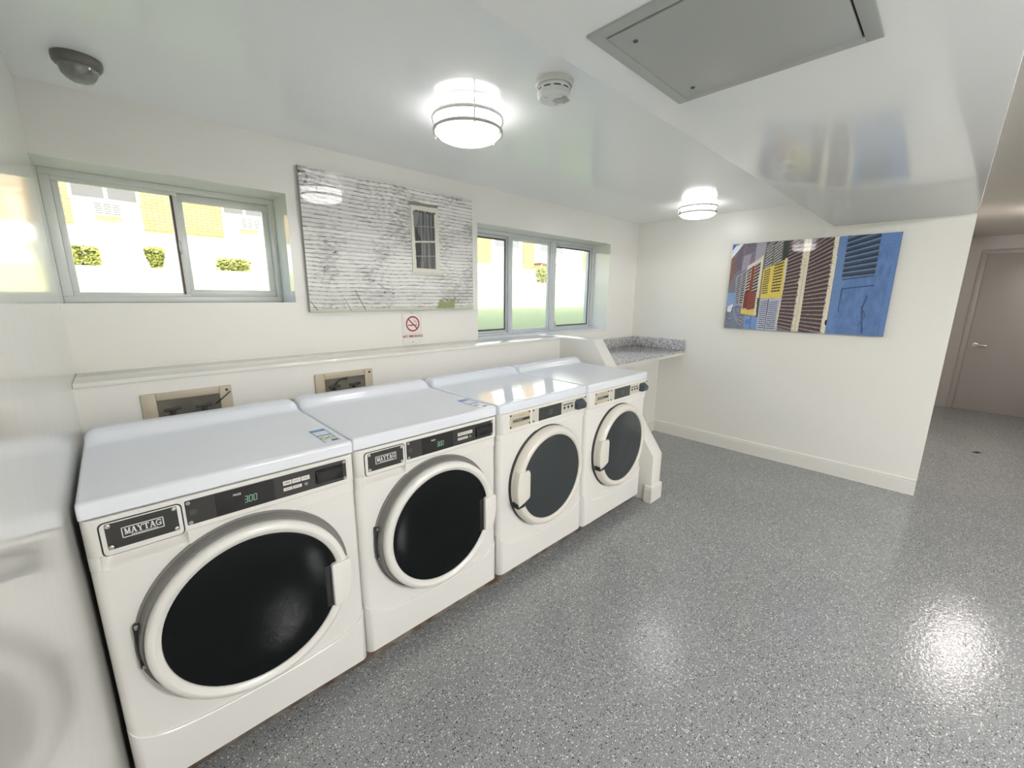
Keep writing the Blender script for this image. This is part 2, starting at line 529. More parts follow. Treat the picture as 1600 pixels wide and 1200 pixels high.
# ------------------------------------------------------------------ wall outlet boxes above the ledge wall
BOXP = mat('aged_beige_plate', (0.50, 0.44, 0.33), 0.4)
def outlet_box(x0, x1, hx0, hx1, label, hose):
    t = empty('washer_outlet_box', (x0, YL, 0.86), label, 'outlet box', 'recessed outlet boxes behind the machines')
    L = lambda o: P(o, (x0, YL, 0.86))
    mb = MB(); z0, z1, h0, h1 = 0.86, 1.088, 0.90, 1.056
    mb.box(x0, hx0, YL-0.012, YL, z0, z1, bev=0.003); mb.box(hx1, x1, YL-0.012, YL, z0, z1, bev=0.003)
    mb.box(hx0, hx1, YL-0.012, YL, h1, z1, bev=0.003); mb.box(hx0, hx1, YL-0.012, YL, z0, h0, bev=0.003)
    L(mb.build('face_plate', BOXP, t))
    mb = MB()
    mb.box(hx0, hx1, YL-0.006, YL-0.001, h0, h1)
    L(mb.build('box_interior', noise_two('box_shade', (0.10, 0.095, 0.075), (0.15, 0.14, 0.11), 14, 0.6), t))
    for k in (0.22, 0.72):
        cx = hx0+(hx1-hx0)*k
        mb = MB(); mb.tube([(cx-0.028, YL-0.016, 1.012), (cx+0.03, YL-0.016, 1.016)], 0.006); mb.tube([(cx, YL-0.014, 0.95), (cx, YL-0.014, 1.012)], 0.009)
        L(mb.build('valve', mat('tarnished_brass', (0.06, 0.055, 0.045), 0.5, 0.2), t))
    if hose == 0:
        mb = MB(); mb.tube([(hx1-0.02, YL-0.014, 1.01), (hx1+0.01, YL-0.018, 1.035), (hx1+0.04, YL-0.02, 1.062)], 0.0022)
    else:
        mb = MB(); mb.tube([(hx0+0.10+0.05*math.cos(a), YL-0.014, 1.0+0.05*math.sin(a)) for a in np.linspace(1.2, 3.6, 9)], 0.0035)
    L(mb.build('cable', BLK, t))
    mb = MB(); mb.lathe([(0.0, -0.002), (0.006, -0.002), (0.006, 0.0)], (x1-0.02, YL-0.0125, 1.07), 'y', 12); L(mb.build('screw', BLK, t))
outlet_box(0.169, 0.484, 0.217, 0.436, 'beige outlet box with a loose wire, on the lower wall nearer the left wall', 0)
outlet_box(0.850, 1.164, 0.898, 1.117, 'beige outlet box with a curled hose, on the lower wall below the framed siding print', 1)
mb = MB(); mb.box(0.665, 0.737, YL-0.006, YL, 0.90, 0.981, bev=0.002)
tag(mb.build('cover_plate', BOXP), 'small cream wall plate just showing above the gap between the two nearest machines', 'wall plate')

# ------------------------------------------------------------------ laundry machines
MW, MH, PADZ = 0.686, 0.9905, 0.055
def front_profile(d=0.0, x0=0.0, x1=MW, n=26, back=0.07):
    r = 0.026; pts = []
    if x0 == 0.0:
        pts.append((0.0, back))
        for i in range(6):
            a = math.radians(180 + 90*i/5)
            pts.append((r + r*math.cos(a), r + r*math.sin(a) - d*abs(math.sin(a))))
    else: pts.append((x0, -d))
    a0 = max(x0, r); a1 = min(x1, MW-r)
    for i in range(1, n): pts.append((a0+(a1-a0)*i/n, -d))
    if x1 == MW:
        for i in range(6):
            a = math.radians(270 + 90*i/5)
            pts.append((MW-r + r*math.cos(a), r + r*math.sin(a) - d*abs(math.sin(a))))
        pts.append((MW, back))
    else: pts.append((x1, -d))
    return pts

def wrap(mb, zlo, zhi, din, dout, x0=0.0, x1=MW, n=26, rnd=0.004, m=None):
    """a solid strip following the cabinet's rounded front, z limits as functions of x"""
    f = (lambda v: v) if callable(zlo) else (lambda v: v)
    lo = zlo if callable(zlo) else (lambda x: zlo)
    hi = zhi if callable(zhi) else (lambda x: zhi)
    A = front_profile(din, x0, x1, n); Bp = front_profile(dout, x0, x1, n)
    rows = []
    for (xa, ya), (xb, yb) in zip(A, Bp):
        l, h = lo(xa), hi(xa)
        ym = yb + rnd*0.8
        if ym > ya: ym = yb + (ya-yb)*0.5
        rows.append([(xa, ya, l), (xb, ym, l), (xb, yb, l+rnd), (xb, yb, h-rnd), (xb, ym, h), (xa, ya, h)])
    V = mb.grid(rows, m, closed_v=True)
    mb.bm.faces.new(V[0][::-1]); mb.bm.faces.new(V[-1])

def finish(mb, name, m, parent, smooth=35):
    for v in mb.bm.verts: v.co.z -= PADZ
    return mb.build(name, m, parent, smooth)

def serif_word(word, x0, z0, w, h, y, mb):
    """slab-serif capitals from bars"""
    n = len(word); cw = w/n; t = 0.23; th = 0.13
    def bar(ax, az, bx, bz, wd, cx):
        a = Vector((cx+ax*cw, z0+az*h)); b = Vector((cx+bx*cw, z0+bz*h)); d = (b-a).normalized(); p = Vector((-d.y, d.x))*wd*0.5
        q = [a+p, a-p, b-p, b+p]
        mb.prism([(v.x, v.y) for v in q], 'y', y-0.0006, y+0.0002)
    T, t2 = cw*t, cw*th
    for i, ch in enumerate(word):
        cx = x0+i*cw
        if ch == 'M':
            bar(.14,0,.14,1,t2,cx); bar(.80,0,.80,1,T,cx); bar(.16,1,.48,.05,T,cx); bar(.48,.05,.76,1,t2,cx)
            bar(.0,.06,.30,.06,h*.12,cx); bar(.64,.06,.98,.06,h*.12,cx); bar(.0,.94,.26,.94,h*.12,cx); bar(.7,.94,.98,.94,h*.12,cx)
        elif ch == 'A':
            bar(.16,0,.46,1,t2,cx); bar(.48,1,.78,0,T,cx); bar(.28,.34,.66,.34,h*.1,cx)
            bar(.0,.06,.32,.06,h*.12,cx); bar(.6,.06,.95,.06,h*.12,cx)
        elif ch == 'Y':
            bar(.5,0,.5,.5,T,cx); bar(.48,.45,.16,1,T,cx); bar(.5,.45,.82,1,t2,cx)
            bar(.3,.06,.7,.06,h*.12,cx); bar(.0,.94,.36,.94,h*.12,cx); bar(.64,.94,.98,.94,h*.12,cx)
        elif ch == 'T':
            bar(.48,0,.48,1,T,cx); bar(.04,.94,.92,.94,h*.12,cx); bar(.28,.06,.68,.06,h*.12,cx)
            bar(.07,.72,.07,1,t2,cx); bar(.89,.72,.89,1,t2,cx)
        elif ch == 'G':
            P_ = [(.5+.40*math.cos(a), .5+.46*math.sin(a)) for a in [math.radians(k) for k in range(45, 346, 25)]]
            for a, b in zip(P_[:-1], P_[1:]): bar(a[0], a[1], b[0], b[1], T*0.8, cx)
            bar(.52,.42,.98,.42,h*.12,cx); bar(.84,0.05,.84,.42,T*.8,cx); bar(.86,.66,.86,.95,t2,cx)

def seven_seg(mb, txt, x0, z0, w, h, y):
    S = {'3': 'abcdg', '0': 'abcdef'}
    x = x0; t = h*0.075
    for ch in txt:
        if ch == '.':
            mb.box(x-w*0.25, x-w*0.25+t, y-0.0005, y, z0, z0+t); continue
        sk = 0.08*h
        seg = {'a': ((0,1),(1,1)), 'b': ((1,.5),(1,1)), 'c': ((1,0),(1,.5)), 'd': ((0,0),(1,0)), 'e': ((0,0),(0,.5)), 'f': ((0,.5),(0,1)), 'g': ((0,.5),(1,.5))}
        for s in S[ch]:
            (ax, az), (bx, bz) = seg[s]
            a = Vector((x+ax*w+az*sk, z0+az*h)); b = Vector((x+bx*w+bz*sk, z0+bz*h)); d = (b-a).normalized()
            a += d*t*0.35; b -= d*t*0.35; p = Vector((-d.y, d.x))*t*0.5
            mb.prism([((a+p).x, (a+p).y), ((a-p).x, (a-p).y), ((b-p).x, (b-p).y), ((b+p).x, (b+p).y)], 'y', y-0.0005, y)
        x += w*1.55

def frame_lines(mb, x0, x1, z0, z1, t, y):
    mb.box(x0, x1, y-0.0006, y, z0, z0+t); mb.box(x0, x1, y-0.0006, y, z1-t, z1)
    mb.box(x0, x0+t, y-0.0006, y, z0, z1); mb.box(x1-t, x1, y-0.0006, y, z0, z1)

WPRINT = mat('white_print', (0.75, 0.75, 0.73), 0.5)
DPRINT = mat('grey_print', (0.10, 0.10, 0.10), 0.5)
LED = mat('green_led', (0.1, 0.2, 0.15), 0.5, emit=(0.45, 1.0, 0.62), emit_s=0.22)
LED2 = mat('pale_led', (0.15, 0.2, 0.18), 0.5, emit=(0.75, 1.0, 0.85), emit_s=0.22)

def screws(t, pts, y, m):
    for x, z in pts:
        mb = MB(); mb.lathe([(0.0055, 0.0), (0.0055, -0.001), (0.0042, -0.0022), (0.0012, -0.0022), (0.0008, -0.0012), (0.0, -0.0012)], (x, y, z), 'y', 14)
        finish(mb, 'screw', m, t)

def cabinet(t, em, emt, pl, old):
    # body
    mb = MB()
    pts = [(MW, 0.70)] + [(0, 0.70)] + [(x, y+0.004) for x, y in front_profile(0.0, n=2, back=0.06)]
    if old: mb.prism(pts, 'z', 0.088, 0.9485)
    else:
        mb.prism(pts, 'z', 0.088, 0.800)
        mb.prism([(x, max(y, 0.030)) for x, y in ((MW, 0.70), (0, 0.70), (0, 0.03), (MW, 0.03))], 'z', 0.800, 0.9485)
    for v in mb.bm.verts: pass
    finish(mb, 'body', em, t)
    # shallow horizontal line pressed into the front below the controls
    mb = MB()
    if old: wrap(mb, 0.812, 0.8425, -0.004, 0.0, rnd=0.001)
    else:
        wrap(mb, 0.799, 0.8425, -0.031, 0.0, x0=0.2015, rnd=0.001); wrap(mb, 0.799, 0.8425, -0.031, 0.0, x1=0.0262, n=2, rnd=0.001)
    finish(mb, 'upper_front_band', pl, t)
    # lower front panel with its sagging top edge
    def top(x):
        s = abs(2*x/MW-1)
        return 0.219 + 0.030*s**2 + 0.052*s**9
    mb = MB(); wrap(mb, 0.081, top, -0.004, 0.0035, n=40, rnd=0.003); finish(mb, 'lower_front_panel', em, t)
    # lid with raised rear lip
    prof = [(0.0, 0.9485), (0.0, 0.979)]
    for i in range(1, 6):
        a = math.radians(180 - 90*i/5); prof.append((0.0115+0.0115*math.cos(a), 0.979+0.0115*math.sin(a)))
    prof += [(0.03, 0.9895), (0.045, 0.9885), (0.30, 0.9885), (0.525, 0.9885), (0.545, 0.9895)]
    lip = [(0.556, 0.995), (0.566, 1.006), (0.575, 1.018), (0.585, 1.027), (0.597, 1.031), (0.62, 1.031), (0.650, 1.029)]
    prof += lip + [(0.650, 0.9485)]
    xs_ = []
    for i in range(9): xs_.append(0.036*i/8)
    xs_ += [0.1, 0.343, 0.586] + [MW-0.036*(8-i)/8 for i in range(9)]
    rows = []
    for x in xs_:
        e = min(x, MW-x); k = min(1.0, e/0.036); ez = math.sqrt(max(0.0, 1-(1-k)**2))
        es = min(1.0, e/0.006); cut = 0.0045*(1-math.sqrt(max(0, 1-(1-es)**2)))
        row = []
        for j, (y, z) in enumerate(prof):
            zz = z
            if z > 0.9905: zz = 0.9895 + (z-0.9895)*ez
            yy = y
            if 0.55 < y < 0.64: yy = y + (1-ez)*0.02
            if zz > 0.95:
                zz -= cut
            if j < 7: yy += 0.004*(1-math.sqrt(max(0, 1-(1-es)**2)))
            row.append((x, yy, zz))
        rows.append(row)
    mb = MB(); V = mb.grid(rows, closed_v=True)
    mb.bm.faces.new(V[0][::-1]); mb.bm.faces.new(V[-1])
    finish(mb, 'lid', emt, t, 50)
    for x in (0.06, MW-0.06):
        for y in (0.085, 0.62):
            mb = MB(); mb.lathe([(0.0, PADZ), (0.02, PADZ), (0.02, PADZ+0.012), (0.008, PADZ+0.014), (0.008, 0.09)], (x, y, 0), 'z', 14, cap1=False)
            finish(mb, 'foot', BLK, t)

DX, DZ = 0.343, 0.542
def make_washer():
    t = empty('washing_machine', (0, 0, PADZ), '', 'washing machine')
    cabinet(t, ENAM, ENAMT, PLAS, False)
    # fascia: band over the full width, with the scoop under the drawer
    mb = MB()
    wrap(mb, 0.8425, 0.9445, -0.003, 0.010, x0=0.198)
    wrap(mb, 0.8425, 0.9445, -0.003, 0.010, x1=0.198)
    A = [p for p in front_profile(0.010, 0.0, 0.036, n=3)]
    finish(mb, 'control_fascia', PLAS, t)
    # scoop grip under the drawer front
    xsN = [0.024+0.178*i/24 for i in range(25)]
    rows = []
    for x in xsN:
        e = min(1.0, min(x-0.024, 0.202-x)/0.022); e = math.sqrt(max(0, 1-(1-e)**2))
        dd = lambda y: -0.0015+(y+0.0015)*e
        rows.append([(x, -0.0085, 0.8428), (x, dd(0.024), 0.8420), (x, dd(0.027), 0.834), (x, dd(0.022), 0.820), (x, dd(0.010), 0.808), (x, dd(0.0005), 0.8015), (x, 0.0, 0.799), (x, 0.006, 0.797)])
    mb = MB(); mb.grid(rows); g = finish(mb, 'drawer_grip', PLAS, t, 60)
    # drawer
    mb = MB(); mb.prism(rrect(0.0335, 0.1945, 0.8425, 0.9305, 0.011), 'y', -0.002, -0.0145, bev=0.0025, seg=2)
    d = finish(mb, 'detergent_drawer', PLAS, t)
    mb = MB(); mb.prism(rrect(0.0305, 0.1975, 0.8405, 0.9335, 0.013), 'y', -0.002, -0.0108)
    finish(mb, 'drawer_gap', DARK, d)
    mb = MB(); mb.prism(rrect(0.043, 0.186, 0.8585, 0.9285, 0.003, 3), 'y', -0.012, -0.0156); b = finish(mb, 'badge', CHAR, d)
    mb = MB(); frame_lines(mb, 0.072, 0.156, 0.881, 0.9105, 0.0022, -0.0156)
    serif_word('MAYTAG', 0.0775, 0.8895, 0.074, 0.0165, -0.0158, mb)
    for k in range(14): mb.box(0.090+k*0.0038, 0.0925+k*0.0038, -0.0162, -0.0156, 0.8845, 0.8868)
    finish(mb, 'lettering', WPRINT, d)
    for x in (0.049, 0.180):
        for z in (0.8645, 0.9225):
            mb = MB(); mb.lathe([(0.0055, 0), (0.0055, -0.0012), (0.004, -0.0022), (0.0012, -0.0022), (0.0, -0.0014)], (x, -0.0156, z), 'y', 14); finish(mb, 'screw', STEEL, d)
    # control panel
    mb = MB(); mb.prism(rrect(0.204, 0.6525, 0.8605, 0.9335, 0.004, 3), 'y', -0.008, -0.0125, bev=0.0012, seg=1)
    c = finish(mb, 'control_panel', CHAR, t)
    mb = MB(); mb.box(0.272, 0.425, -0.0130, -0.0122, 0.8625, 0.9315); finish(mb, 'display', CHAR2, c)
    mb = MB(); seven_seg(mb, '3.00', 0.3430, 0.8815, 0.0078, 0.0195, -0.0131); finish(mb, 'price_digits', LED, c)
    text = 'PRICE'
    o = text_mesh(text, 'price_word', 0.0078, WPRINT, c, (0.3265, -0.0131, 0.9135-PADZ))
    mb = MB()
    for a, b, z0, z1 in ((0.4505, 0.4755, 0.9, 0.9145), (0.4775, 0.503, 0.9, 0.9145), (0.505, 0.5305, 0.9, 0.9145), (0.4505, 0.4765, 0.881, 0.8915), (0.4785, 0.505, 0.881, 0.8915)):
        mb.box(a, b, -0.0133, -0.0124, z0, z1)
    finish(mb, 'button_labels', mat('label_paper', (0.72, 0.70, 0.66), 0.5), c)
    mb = MB()
    for a, z in ((0.4545, 0.9085), (0.4565, 0.9055), (0.4815, 0.907), (0.509, 0.907), (0.4545, 0.886), (0.4825, 0.886)):
        mb.box(a, a+0.016, -0.0136, -0.0132, z, z+0.0016)
    finish(mb, 'label_text', mat('label_ink', (0.25, 0.16, 0.12), 0.6), c)
    mb = MB(); mb.lathe([(0.0058, 0), (0.0058, -0.001), (0.0, -0.0018)], (0.5185, -0.0125, 0.886), 'y', 20); finish(mb, 'start_button', mat('grey_green_button', (0.22, 0.26, 0.22), 0.4), c)
    mb = MB(); mb.box(0.212, 0.228, -0.0132, -0.0124, 0.889, 0.905)
    finish(mb, 'dim_mark', mat('dim_mark', (0.075, 0.075, 0.072), 0.5), c)
    mb = MB(); mb.box(0.550, 0.639, -0.0200, -0.0124, 0.874, 0.9205, bev=0.003); mb.prism([(-0.020, 0.912), (-0.020, 0.9205), (-0.0255, 0.9155), (-0.0255, 0.909)], 'x', 0.556, 0.633)
    finish(mb, 'coin_slot', BLK, c)
    screws(c, [(0.2115, 0.9265), (0.2115, 0.8675), (0.6455, 0.9265), (0.6455, 0.8675)], -0.0125, STEEL)
    # door
    C = (DX, 0, DZ)
    mb = MB(); mb.lathe([(0.292, 0.006), (0.292, -0.002), (0.286, -0.003), (0.280, -0.034), (0.24, -0.034)], C, 'y', 72); k = finish(mb, 'door_collar', GREYP, t)
    d = MB()
    d.lathe([(0.262, -0.020), (0.2700, -0.022), (0.2735, -0.030), (0.2735, -0.050), (0.2715, -0.0565), (0.2670, -0.0600), (0.2560, -0.0650), (0.2540, -0.0645), (0.2415, -0.0570), (0.2395, -0.0550), (0.2385, -0.0510), (0.2385, -0.040)], C, 'y', 96)
    d = finish(d, 'door', PLAS, t, 40)
    mb = MB(); mb.lathe([(0.2395, -0.050), (0.237, -0.0530), (0.22, -0.0555), (0.15, -0.0580), (0.08, -0.0590), (0.0, -0.0595)], C, 'y', 72)
    finish(mb, 'door_glass', DGLASS, d)
    # handle grip on the right
    pts = []
    for a in np.linspace(10, -22, 8):
        pts.append((DX+0.280*math.cos(math.radians(a)), DZ+0.280*math.sin(math.radians(a))))
    pts += [(0.566, 0.430), (0.556, 0.434), (0.556, 0.586), (0.560, 0.591)]
    pts = pts[::-1]
    mb = MB(); mb.prism(pts, 'y', -0.040, -0.0725, bev=0.005, seg=3); finish(mb, 'handle', PLAS, d)
    mb = MB(); mb.box(0.534, 0.560, -0.0575, -0.050, 0.430, 0.588, bev=0.003); finish(mb, 'grip_recess', BLK, d)
    # hinge
    mb = MB(); mb.prism(rrect(0.0545, 0.078, 0.485, 0.622, 0.006, 3), 'y', 0.006, -0.014, bev=0.002); finish(mb, 'hinge', BLK, t)
    for z in (0.494, 0.618):
        mb = MB(); mb.lathe([(0.0, -0.0), (0.0045, 0.0), (0.0045, 0.008), (0.0, 0.008)], (0.0625, -0.016, z-0.004), 'z', 12)
        finish(mb, 'hinge_pin', STEEL, t)
    return t

def make_old_machine():
    t = empty('washing_machine', (0, 0, PADZ), '', 'washing machine')
    cabinet(t, ENAM, ENAMT, PLAS, True)
    mb = MB(); wrap(mb, 0.8430, 0.9445, -0.003, 0.008); finish(mb, 'control_fascia', PLAS, t)
    bgm = mat('beige_name_plate', (0.55, 0.50, 0.38), 0.35)
    mb = MB(); mb.prism(rrect(0.061, 0.203, 0.866, 0.9345, 0.002, 2), 'y', -0.006, -0.0095); n = finish(mb, 'name_plate', bgm, t)
    mb = MB(); mb.box(0.080, 0.199, -0.0102, -0.0095, 0.8905, 0.9075); finish(mb, 'name_strip', CHAR, n)
    mb = MB(); frame_lines(mb, 0.081, 0.198, 0.8915, 0.9065, 0.001, -0.0102); frame_lines(mb, 0.083, 0.097, 0.8925, 0.9055, 0.0018, -0.0104)
    for k in range(6): mb.box(0.104+k*0.0075, 0.109+k*0.0075, -0.0106, -0.0102, 0.8965, 0.902)
    finish(mb, 'lettering', mat('pale_print', (0.45, 0.44, 0.40), 0.5), n)
    mb = MB()
    for k in range(8): mb.box(0.118+k*0.0058, 0.122+k*0.0058, -0.0099, -0.0095, 0.920, 0.9225)
    finish(mb, 'plate_text', mat('tan_print', (0.30, 0.26, 0.18), 0.5), n)
    screws(n, [(0.066, 0.930), (0.197, 0.930), (0.066, 0.8705), (0.198, 0.8705)], -0.0095, mat('dark_screw', (0.08, 0.08, 0.08), 0.4, 0.5))
    mb = MB(); mb.prism(rrect(0.216, 0.672, 0.864, 0.9345, 0.003, 3), 'y', -0.006, -0.0095); c = finish(mb, 'control_panel', mat('panel_cream', (0.62, 0.60, 0.53), 0.3), t)
    mb = MB(); mb.box(0.266, 0.448, -0.0105, -0.0092, 0.864, 0.9320); finish(mb, 'display', mat('smoke_display', (0.045, 0.05, 0.05), 0.15), c)
    mb = MB(); seven_seg(mb, '00', 0.345, 0.887, 0.010, 0.022, -0.0106); finish(mb, 'dim_digits', mat('dim_digit', (0.13, 0.16, 0.16), 0.5), c)
    mb = MB(); mb.box(0.462, 0.548, -0.0102, -0.0095, 0.9105, 0.9165)
    finish(mb, 'print_strip', CHAR, c)
    for x in (0.475, 0.508, 0.540):
        mb = MB(); mb.lathe([(0.0085, 0), (0.0085, -0.0018), (0.0, -0.0030)], (x, -0.0095, 0.8965), 'y', 16); finish(mb, 'button', CHAR, c)
    mb = MB(); mb.box(0.472, 0.548, -0.0099, -0.0095, 0.878, 0.880); finish(mb, 'print_line', mat('pale_grey_print', (0.4, 0.4, 0.36), 0.5), c)
    slate = mat('slate_coin_box', (0.055, 0.065, 0.078), 0.35)
    mb = MB(); mb.prism([(-0.008, 0.873), (-0.034, 0.873), (-0.038, 0.900), (-0.014, 0.919), (-0.008, 0.919)], 'x', 0.566, 0.645, bev=0.003); mb.box(0.574, 0.640, -0.0105, -0.009, 0.919, 0.926)
    finish(mb, 'coin_box', slate, c)
    screws(c, [(0.226, 0.9285), (0.228, 0.870), (0.663, 0.9285), (0.663, 0.870)], -0.0095, MATS['dark_screw'])
    C = (DX, 0, DZ+0.006)
    mb = MB(); mb.lathe([(0.277, 0.006), (0.277, -0.001), (0.274, -0.002), (0.268, -0.020)], C, 'y', 72); finish(mb, 'door_collar', mat('dark_collar', (0.05, 0.048, 0.045), 0.5), t)
    d = MB()
    d.lathe([(0.262, -0.008), (0.2730, -0.010), (0.2745, -0.018), (0.2725, -0.034), (0.2665, -0.047), (0.258, -0.0555), (0.250, -0.0580), (0.241, -0.0570), (0.2335, -0.0530), (0.2305, -0.0500), (0.2305, -0.040)], C, 'y', 96)
    d = finish(d, 'door', PLASO, t, 50)
    mb = MB(); mb.lathe([(0.2315, -0.046), (0.229, -0.0490), (0.20, -0.0530), (0.10, -0.0555), (0.0, -0.0565)], C, 'y', 72)
    finish(mb, 'door_glass', DGLASS2, d)
    zc = C[2]
    pts = []
    for a in np.linspace(160, 198, 8):
        pts.append((DX+0.2765*math.cos(math.radians(a)), zc+0.2765*math.sin(math.radians(a))))
    pts += [(0.120, 0.474), (0.156, 0.490), (0.160, 0.505), (0.160, 0.622), (0.152, 0.640)]
    mb = MB(); mb.prism(pts[::-1], 'y', -0.030, -0.0640, bev=0.007, seg=3); finish(mb, 'handle', PLASO, d)
    mb = MB(); mb.prism([(0.076, 0.452), (0.122, 0.452), (0.125, 0.470), (0.07, 0.480)], 'y', -0.02, -0.0585); finish(mb, 'handle_gap', DARK, d)
    return t

mach = [(0.0, 0.0), (0.6915, 0.0088), (1.3895, 0.0021), (2.0785, -0.0095)]
GM = 'row of front-loading machines under the ledge'
m1 = make_washer()
m2 = copy_tree(m1)
m3 = make_old_machine()
m4 = copy_tree(m3)
lbl = ['white front-loading washing machine tight against the left wall, nearest in the row',
       'white front-loading washing machine with a black 3.00 panel, second from the left wall',
       'white front-loading machine with a beige name plate and shiny lid, third from the left wall',
       'white front-loading machine at the far end of the row beside the stub wall']
for ch in m3.children:
    if ch.name.startswith('lid'):
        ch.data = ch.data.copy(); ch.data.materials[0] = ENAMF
for o, (x, y), s in zip((m1, m2, m3, m4), mach, lbl):
    o.location = (x, y, PADZ); o['label'] = s; o['group'] = GM

def sticker(parent, x0, x1, y0, y1, red):
    z = 0.9885
    mb = MB(); mb.box(x0, x1, y0, y1, z, z+0.0004); s = finish(mb, 'sticker', mat('sticker_paper', (0.74, 0.76, 0.80), 0.3), parent)
    s['label'] = 'paper sticker with blue bars'
    mb = MB(); mb.box(x0, x1, y1-0.026, y1, z+0.0004, z+0.0007); mb.box(x0, x1, y0+0.083, y0+0.094, z+0.0004, z+0.0007); mb.box(x0, x0+0.0025, y0, y1, z+0.0004, z+0.0007); mb.box(x1-0.002, x1, y0, y1, z+0.0004, z+0.0007)
    finish(mb, 'blue_bars', mat('sticker_blue', (0.10, 0.26, 0.55), 0.35), s)
    col = mat('sticker_red', (0.6, 0.2, 0.2), 0.4) if red else mat('sticker_green', (0.35, 0.50, 0.10), 0.4)
    if red:
        mb = MB(); mb.box(x0+0.008, x1-0.02, y0+0.045, y0+0.06, z+0.0004, z+0.0007); finish(mb, 'red_print', col, s)
    else:
        cx = (x0+x1)/2
        mb = MB(); rows = []
        for k, (r0, r1) in enumerate(((0.007, 0.013),)):
            for dx in (-0.013, 0.013):
                rows = [[(cx+dx+r*math.cos(a), y0+0.052+1.3*r*math.sin(a), z+0.0007) for r in (r0, r1)] for a in np.linspace(0, 2*math.pi, 25)]
                mb.grid(rows)
        finish(mb, 'green_print', col, s)
    mb = MB(); mb.box(x1-0.026, x1-0.004, y0+0.006, y0+0.024, z+0.0004, z+0.0007); finish(mb, 'dark_print', mat('sticker_navy', (0.08, 0.09, 0.2), 0.4), s)
sticker(m1, 0.6095, 0.6635, 0.046, 0.215, False)
sticker(m2, 0.612, 0.668, 0.032, 0.212, True)
# wrinkled clear film left on the third lid

# ------------------------------------------------------------------ ceiling lights
SHADE = mat('lit_acrylic_shade', (0.9, 0.9, 0.9), 0.4, emit=(1.0, 0.96, 0.97), emit_s=LAMP)
def make_light():
    t = empty('ceiling_light', (0, 0, 0), '', 'ceiling light')
    mb = MB(); mb.lathe([(0.0, 0.0), (0.128, 0.0), (0.132, -0.004), (0.132, -0.012), (0.0, -0.012)], (0, 0, 0), 'z', 48); mb.build('base', mat('white_metal', (0.8, 0.8, 0.8), 0.3), t)
    pr = [(0.134, -0.010), (0.136, -0.020), (0.136, -0.082), (0.130, -0.094), (0.112, -0.102), (0.08, -0.108), (0.04, -0.111), (0.0, -0.112)]
    mb = MB(); mb.lathe(pr, (0, 0, 0), 'z', 64); mb.build('shade', SHADE, t)
    for z, r in ((-0.026, 0.157), (-0.074, 0.154)):
        mb = MB(); mb.lathe([(r-0.008, z-0.006), (r, z-0.007), (r+0.001, z), (r, z+0.007), (r-0.008, z+0.006), (r-0.009, z), (r-0.008, z-0.006)], (0, 0, 0), 'z', 64); mb.build('ring', STEEL, t)
    for k in range(3):
        a = math.radians(-118 + 120*k)
        mb = MB(); mb.tube([(0.157*math.cos(a), 0.157*math.sin(a), 0.0), (0.157*math.cos(a), 0.157*math.sin(a), -0.088)], 0.0035, 8); mb.build('post', STEEL, t)
    return t
L1 = make_light(); L1.location = (1.385, 0.207, ZC)
L1['label'] = 'drum ceiling light with two nickel rings above the first machines, left of the smoke detector'
L2 = copy_tree(L1); L2.location = (3.909, 0.245, ZC)
L2['label'] = 'drum ceiling light with nickel rings near the far right wall'
L3 = copy_tree(L1); L3.location = (6.27, -1.99, 2.31)
L3['label'] = 'drum ceiling light in the corridor past the end of the right-hand wall'
L4 = copy_tree(L1); L4.location = (1.2, -3.3, 2.31)  # this light and the next are unseen, added to brighten the machine fronts
L5 = copy_tree(L1); L5.location = (2.35, -4.7, 2.31)
L5['label'] = 'unseen fill light added behind the camera, nearer the corridor'
L4['label'] = 'unseen fill light added behind the camera, nearer the left wall'
for o in (L1, L2, L3, L4, L5): o['group'] = 'drum ceiling lights'
# the corridor lamp is the dimmer one
dim = mat('dim_acrylic_shade', (0.9, 0.9, 0.9), 0.4, emit=(1.0, 0.92, 0.88), emit_s=LAMP*5.5)
bright = mat('added_fill_shade', (0.9, 0.9, 0.9), 0.4, emit=(1.0, 0.98, 0.975), emit_s=LAMP*32.0)
for ch in list(L4.children)+list(L5.children):
    if ch.name.startswith('shade'):
        ch.data = ch.data.copy(); ch.data.materials[0] = bright
for ch in L3.children:
    if ch.name.startswith('shade'):
        ch.data = ch.data.copy(); ch.data.materials[0] = dim

# ------------------------------------------------------------------ smoke detector
SD = mat('detector_plastic', (0.66, 0.66, 0.60), 0.4)
t = empty('smoke_detector', (1.440, -0.243, ZC), 'round white smoke detector on the ceiling beside the soffit edge', 'smoke detector')
mb = MB(); mb.lathe([(0.0, 0.0), (0.070, 0.0), (0.071, -0.006), (0.070, -0.014), (0.064, -0.020)], (0, 0, 0), 'z', 48); mb.build('base', SD, t)
mb = MB(); mb.lathe([(0.060, -0.016), (0.062, -0.020), (0.062, -0.030), (0.0605, -0.032), (0.0605, -0.036), (0.062, -0.038), (0.061, -0.052), (0.054, -0.060), (0.03, -0.063), (0.0, -0.063)], (0, 0, 0), 'z', 48); mb.build('cover', mat('detector_cover', (0.76, 0.77, 0.75), 0.35), t)
mb = MB()
for k in range(10):
    a0 = math.radians(k*36+4); a1 = math.radians(k*36+28)
    rows = [[(0.0612*math.cos(a), 0.0612*math.sin(a), z) for z in (-0.0318, -0.0362)] for a in np.linspace(a0, a1, 6)]
    mb.grid(rows)
mb.build('vent_slots', mat('slot_shadow', (0.08, 0.08, 0.07), 0.8), t)
mb = MB(); mb.lathe([(0.0, -0.066), (0.018, -0.066), (0.022, -0.062), (0.0, -0.061)], (0.012, -0.012, 0), 'z', 24); mb.build('test_button', mat('detector_button', (0.45, 0.45, 0.43), 0.3), t)
